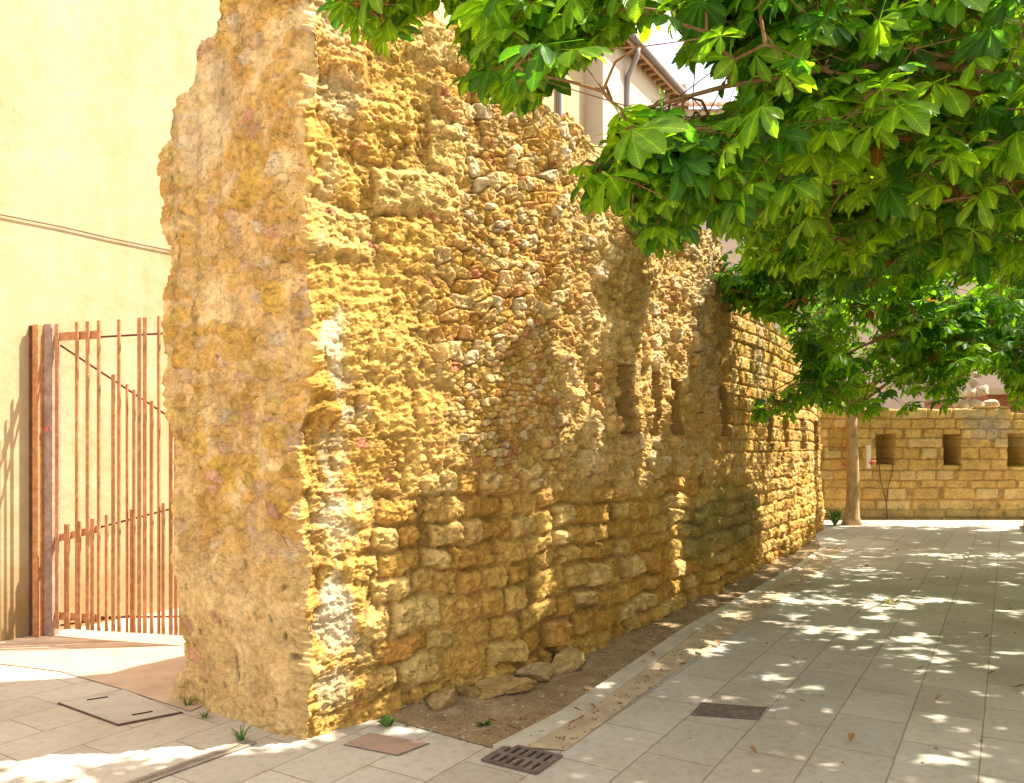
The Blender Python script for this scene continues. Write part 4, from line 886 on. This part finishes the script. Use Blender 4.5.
tree('chestnut_tree', 'farthest chestnut tree, its bare trunk standing in the corner before the back wall', g(852, 525), .135, 2.55,
     [[(6.2, 16.0, 3.4), (5.4, 15.6, 3.9)], [(7.6, 15.6, 3.4), (8.2, 14.8, 3.9)], [(7.4, 17.0, 3.5), (8.0, 17.6, 4.2)], [(7.0, 16.6, 3.6), (6.8, 16.4, 5.2)], [(8.2, 16.4, 3.3), (9.3, 16.2, 3.8)], [(6.9, 15.6, 3.2), (6.6, 14.6, 3.5)]],
     lobes=[((7.2, 16.2, 4.3), (2.5, 2.2, 1.5), 5.), ((8.8, 16.2, 3.7), (1.6, 1.5, 1.1), 1.5), ((6.4, 15.2, 3.5), (1.3, 1.2, .9), 1.)],
     ncl=1000, per=5, size=.20, nsec=3, ok=MID_OK, no=[], seed=23, tone=TONE_F)
tree('chestnut_tree', 'chestnut tree far along the right side, showing only as bright leaves above the brick outhouse', (10.72, 15.5), .15, 2.6,
     [[(10.0, 15.2, 3.6), (9.4, 14.6, 4.2)], [(11.4, 15.2, 3.5), (12.4, 14.8, 4.2)], [(10.8, 16.2, 3.6), (10.9, 17.0, 4.4)], [(10.7, 15.5, 3.8), (10.7, 15.4, 5.4)]],
     lobes=[((10.9, 15.2, 4.5), (2.6, 2.3, 1.7), 5.), ((10.3, 14.4, 3.4), (1.5, 1.2, .9), 1.), ((9.2, 14.8, 3.1), (1.8, 1.2, .7), 1.8), ((11.0, 13.0, 4.4), (2.4, 1.8, 1.1), 3.0), ((8.6, 13.2, 4.6), (1.6, 1.4, .8), 1.6)],
     ncl=1900, per=5, size=.20, nsec=3, ok=MID_OK, no=[], seed=24, tone=TONE_F)

# ------------------------------------------------------------------ weeds, fallen leaves
def tuft(name, label, at_, n, h, spread, seed, broad=False):
    r = random.Random(seed); m = MB()
    for k in range(n):
        a = r.uniform(0, 6.28); L = h*r.uniform(.5, 1.1); o = spread*r.uniform(.3, 1); wd = (.016 if broad else .004)*r.uniform(.7, 1.2)
        d = np.array([math.cos(a), math.sin(a)]); e = np.array([-d[1], d[0]])*wd; b = d*.02*r.random()
        p = [(*b, 0), (*(b+d*o*.35), L*.6), (*(b+d*o*.8), L*.95), (*(b+d*o), L*(.8 if broad else .85))]; ws = [.4, 1, .8, .05] if broad else [1, .8, .5, .05]
        V = [(q[0]+s*e[0]*w_, q[1]+s*e[1]*w_, q[2]) for q, w_ in zip(p, ws) for s in (-1, 1)]
        m.add(V, [(0, 1, 3, 2), (2, 3, 5, 4), (4, 5, 7, 6)])
    o = m.build(name, M_GREENLEAF, None, True); o.location = (*at_, .004); return tag(o, label, 'weed', 'weeds in the joints')
tuft('grass_tuft', 'spiky green grass tuft at the wall corner beside the long channel drain', g(241, 741), 26, .075, .09, 1)
tuft('grass_tuft', 'small grass tuft at the foot of the broken wall end, right of the access cover', g(204, 718), 16, .035, .05, 2)
tuft('grass_tuft', 'small dry looking tuft where the wall end meets the pink threshold', g(188, 706), 18, .05, .07, 3)
tuft('leafy_weed', 'small bright green leafy weed at the wall foot above the pinkish stone cover', g(388, 727), 16, .05, .06, 4, True)
tuft('leafy_weed', 'tiny green weed growing in the bare soil by the drain grate', g(484, 725), 9, .03, .05, 5, True)
tuft('leafy_weed', 'bushy green plant at the foot of the corner left of the farthest trunk', g(835, 526), 40, .34, .28, 6, True)
def fallen(name, px, py, size, mat, label, group, seed, z=.012):
    rg = np.random.default_rng(seed); V, F = leaflet(size, .26, 5, .5, -.35, rg); V[:, 2] += .25*size*np.sin(V[:, 0]/size*3.1)*0+.01
    a = rg.uniform(0, 6.28); R = np.array([[math.cos(a), math.sin(a), 0], [-math.sin(a), math.cos(a), 0], [0, 0, 1]])
    o = mesh_np(name, V@R, F, mat); o.location = (*g(px, py), z); tag(o, label, 'leaf', group); return o
rl = random.Random(8)
for k, (px, py) in enumerate([(512, 741), (520, 737), (531, 744), (541, 739), (508, 730), (488, 738), (498, 728), (536, 728)]):
    fallen('fallen_leaf', px, py, rl.uniform(.04, .08), M_DRY, 'dry brown fallen leaf on the soil or kerb beside the drain grate', 'dry leaves by the drain grate', 40+k, .035)
for k, (px, py) in enumerate([(566, 731), (575, 727), (583, 718), (597, 716), (640, 668), (655, 662)]):
    fallen('fallen_leaf', px, py, rl.uniform(.04, .075), M_DRY, 'dry brown fallen leaf on the kerb and sandy gutter', 'dry leaves along the kerb', 60+k, .034)
for k, (px, py) in enumerate([(768, 646), (798, 662), (768, 713), (790, 572), (862, 570), (868, 569), (908, 582), (925, 586), (846, 553), (895, 552), (916, 560), (966, 560), (988, 677), (915, 672), (806, 705), (850, 745), (935, 703), (983, 640), (720, 648), (898, 524.5), (930, 525), (955, 526), (1010, 690), (757, 758), (690, 742), (1003, 612)]):
    fallen('fallen_leaf', px, py, rl.uniform(.035, .085), M_DRY, 'dry brown fallen leaf lying on the grey paving slabs', 'dry leaves on the paving', 80+k)
o = fallen('fallen_leaf', 697, 652, .12, M_GREENLEAF, 'single bright green fallen leaf on the sandy gutter', None, 150, .02)
t = thing('fallen_sprig', 'fallen green sprig with curled leaves lying in the middle of the path', 'sprig', (*g(892, 607), .01))
for k in range(5):
    rg = np.random.default_rng(170+k); V, F = leaflet(.095, .24, 5, .6, -.5, rg); a = -.6+k*.9; R = np.array([[math.cos(a), math.sin(a), 0], [-math.sin(a), math.cos(a), 0], [0, 0, 1]])
    mesh_np('leaflet', V@R+np.array([0, 0, .012]), F, M_GREENLEAF if k % 2 else M_DRY, t)

# grit, leaf crumbs and small pebbles gathered along the wall foot and the gutter
rg = np.random.default_rng(99); VV, FF, CC, off = [], [], [], 0
def grit(P, z, size, colr):
    global off
    k = len(P); b = np.array([(1, 0, 0), (0, 1, 0), (-1, 0, 0), (0, -1, 0), (0, 0, .8)]); f = np.array([(0, 1, 4), (1, 2, 4), (2, 3, 4), (3, 0, 4)])
    sc_ = size*rg.uniform(.4, 1.3, (k, 1, 1)); w_ = b[None]*(1+.5*rg.normal(size=(k, 5, 3))*.5); an = rg.uniform(0, 6.28, k); c_, s_ = np.cos(an), np.sin(an)
    R = np.zeros((k, 3, 3)); R[:, 0, 0] = c_; R[:, 0, 1] = -s_; R[:, 1, 0] = s_; R[:, 1, 1] = c_; R[:, 2, 2] = 1
    X = np.einsum('nij,nvj->nvi', R, w_)*sc_; X[..., :2] += P[:, None]; X[..., 2] += np.asarray(z).reshape(-1, 1)
    VV.append(X.reshape(-1, 3)); FF.append((f[None]+(np.arange(k)*5)[:, None, None]+off).reshape(-1, 3)); off += 5*k
    CC.append(np.repeat(np.array(colr)[rg.integers(len(colr), size=k)], 5, 0))
n = 2600; r_ = rg.integers(0, 159, n); c_ = np.clip((rg.beta(1.1, 1.0, n)*(ncs-1)).astype(int), 3, ncs-1)
P = SX[r_, c_]+rg.normal(size=(n, 2))*.02; grit(P, SZ[r_, c_]-.001, .011, [(.40, .30, .18), (.34, .24, .13), (.46, .36, .24), (.24, .12, .05), (.20, .11, .05), (.50, .42, .30)])
n = 500; r_ = rg.integers(0, 59, n); t_ = rg.uniform(.25, 1, n)[:, None]**1.5; grit(KM[r_]*(1-t_)+KO[r_]*t_+rg.normal(size=(n, 2))*.02, .011, .008, [(.26, .13, .05), (.36, .24, .12), (.20, .11, .05)])
n = 260; P = np.stack([rg.uniform(-1, 9, n), rg.uniform(3.8, 16, n)], -1); P = P[(P[:, 0] > .62*P[:, 1]-1.9) & (P[:, 1] > 3)]; grit(P, .001, .010, [(.22, .12, .05), (.30, .18, .08), (.16, .10, .05)])
M_GRIT = stone_mat('grit_and_crumbs')
o = mesh_np('grit', np.concatenate(VV), np.concatenate(FF), M_GRIT, col=np.concatenate(CC), smooth=False); struct(o, 'stuff')
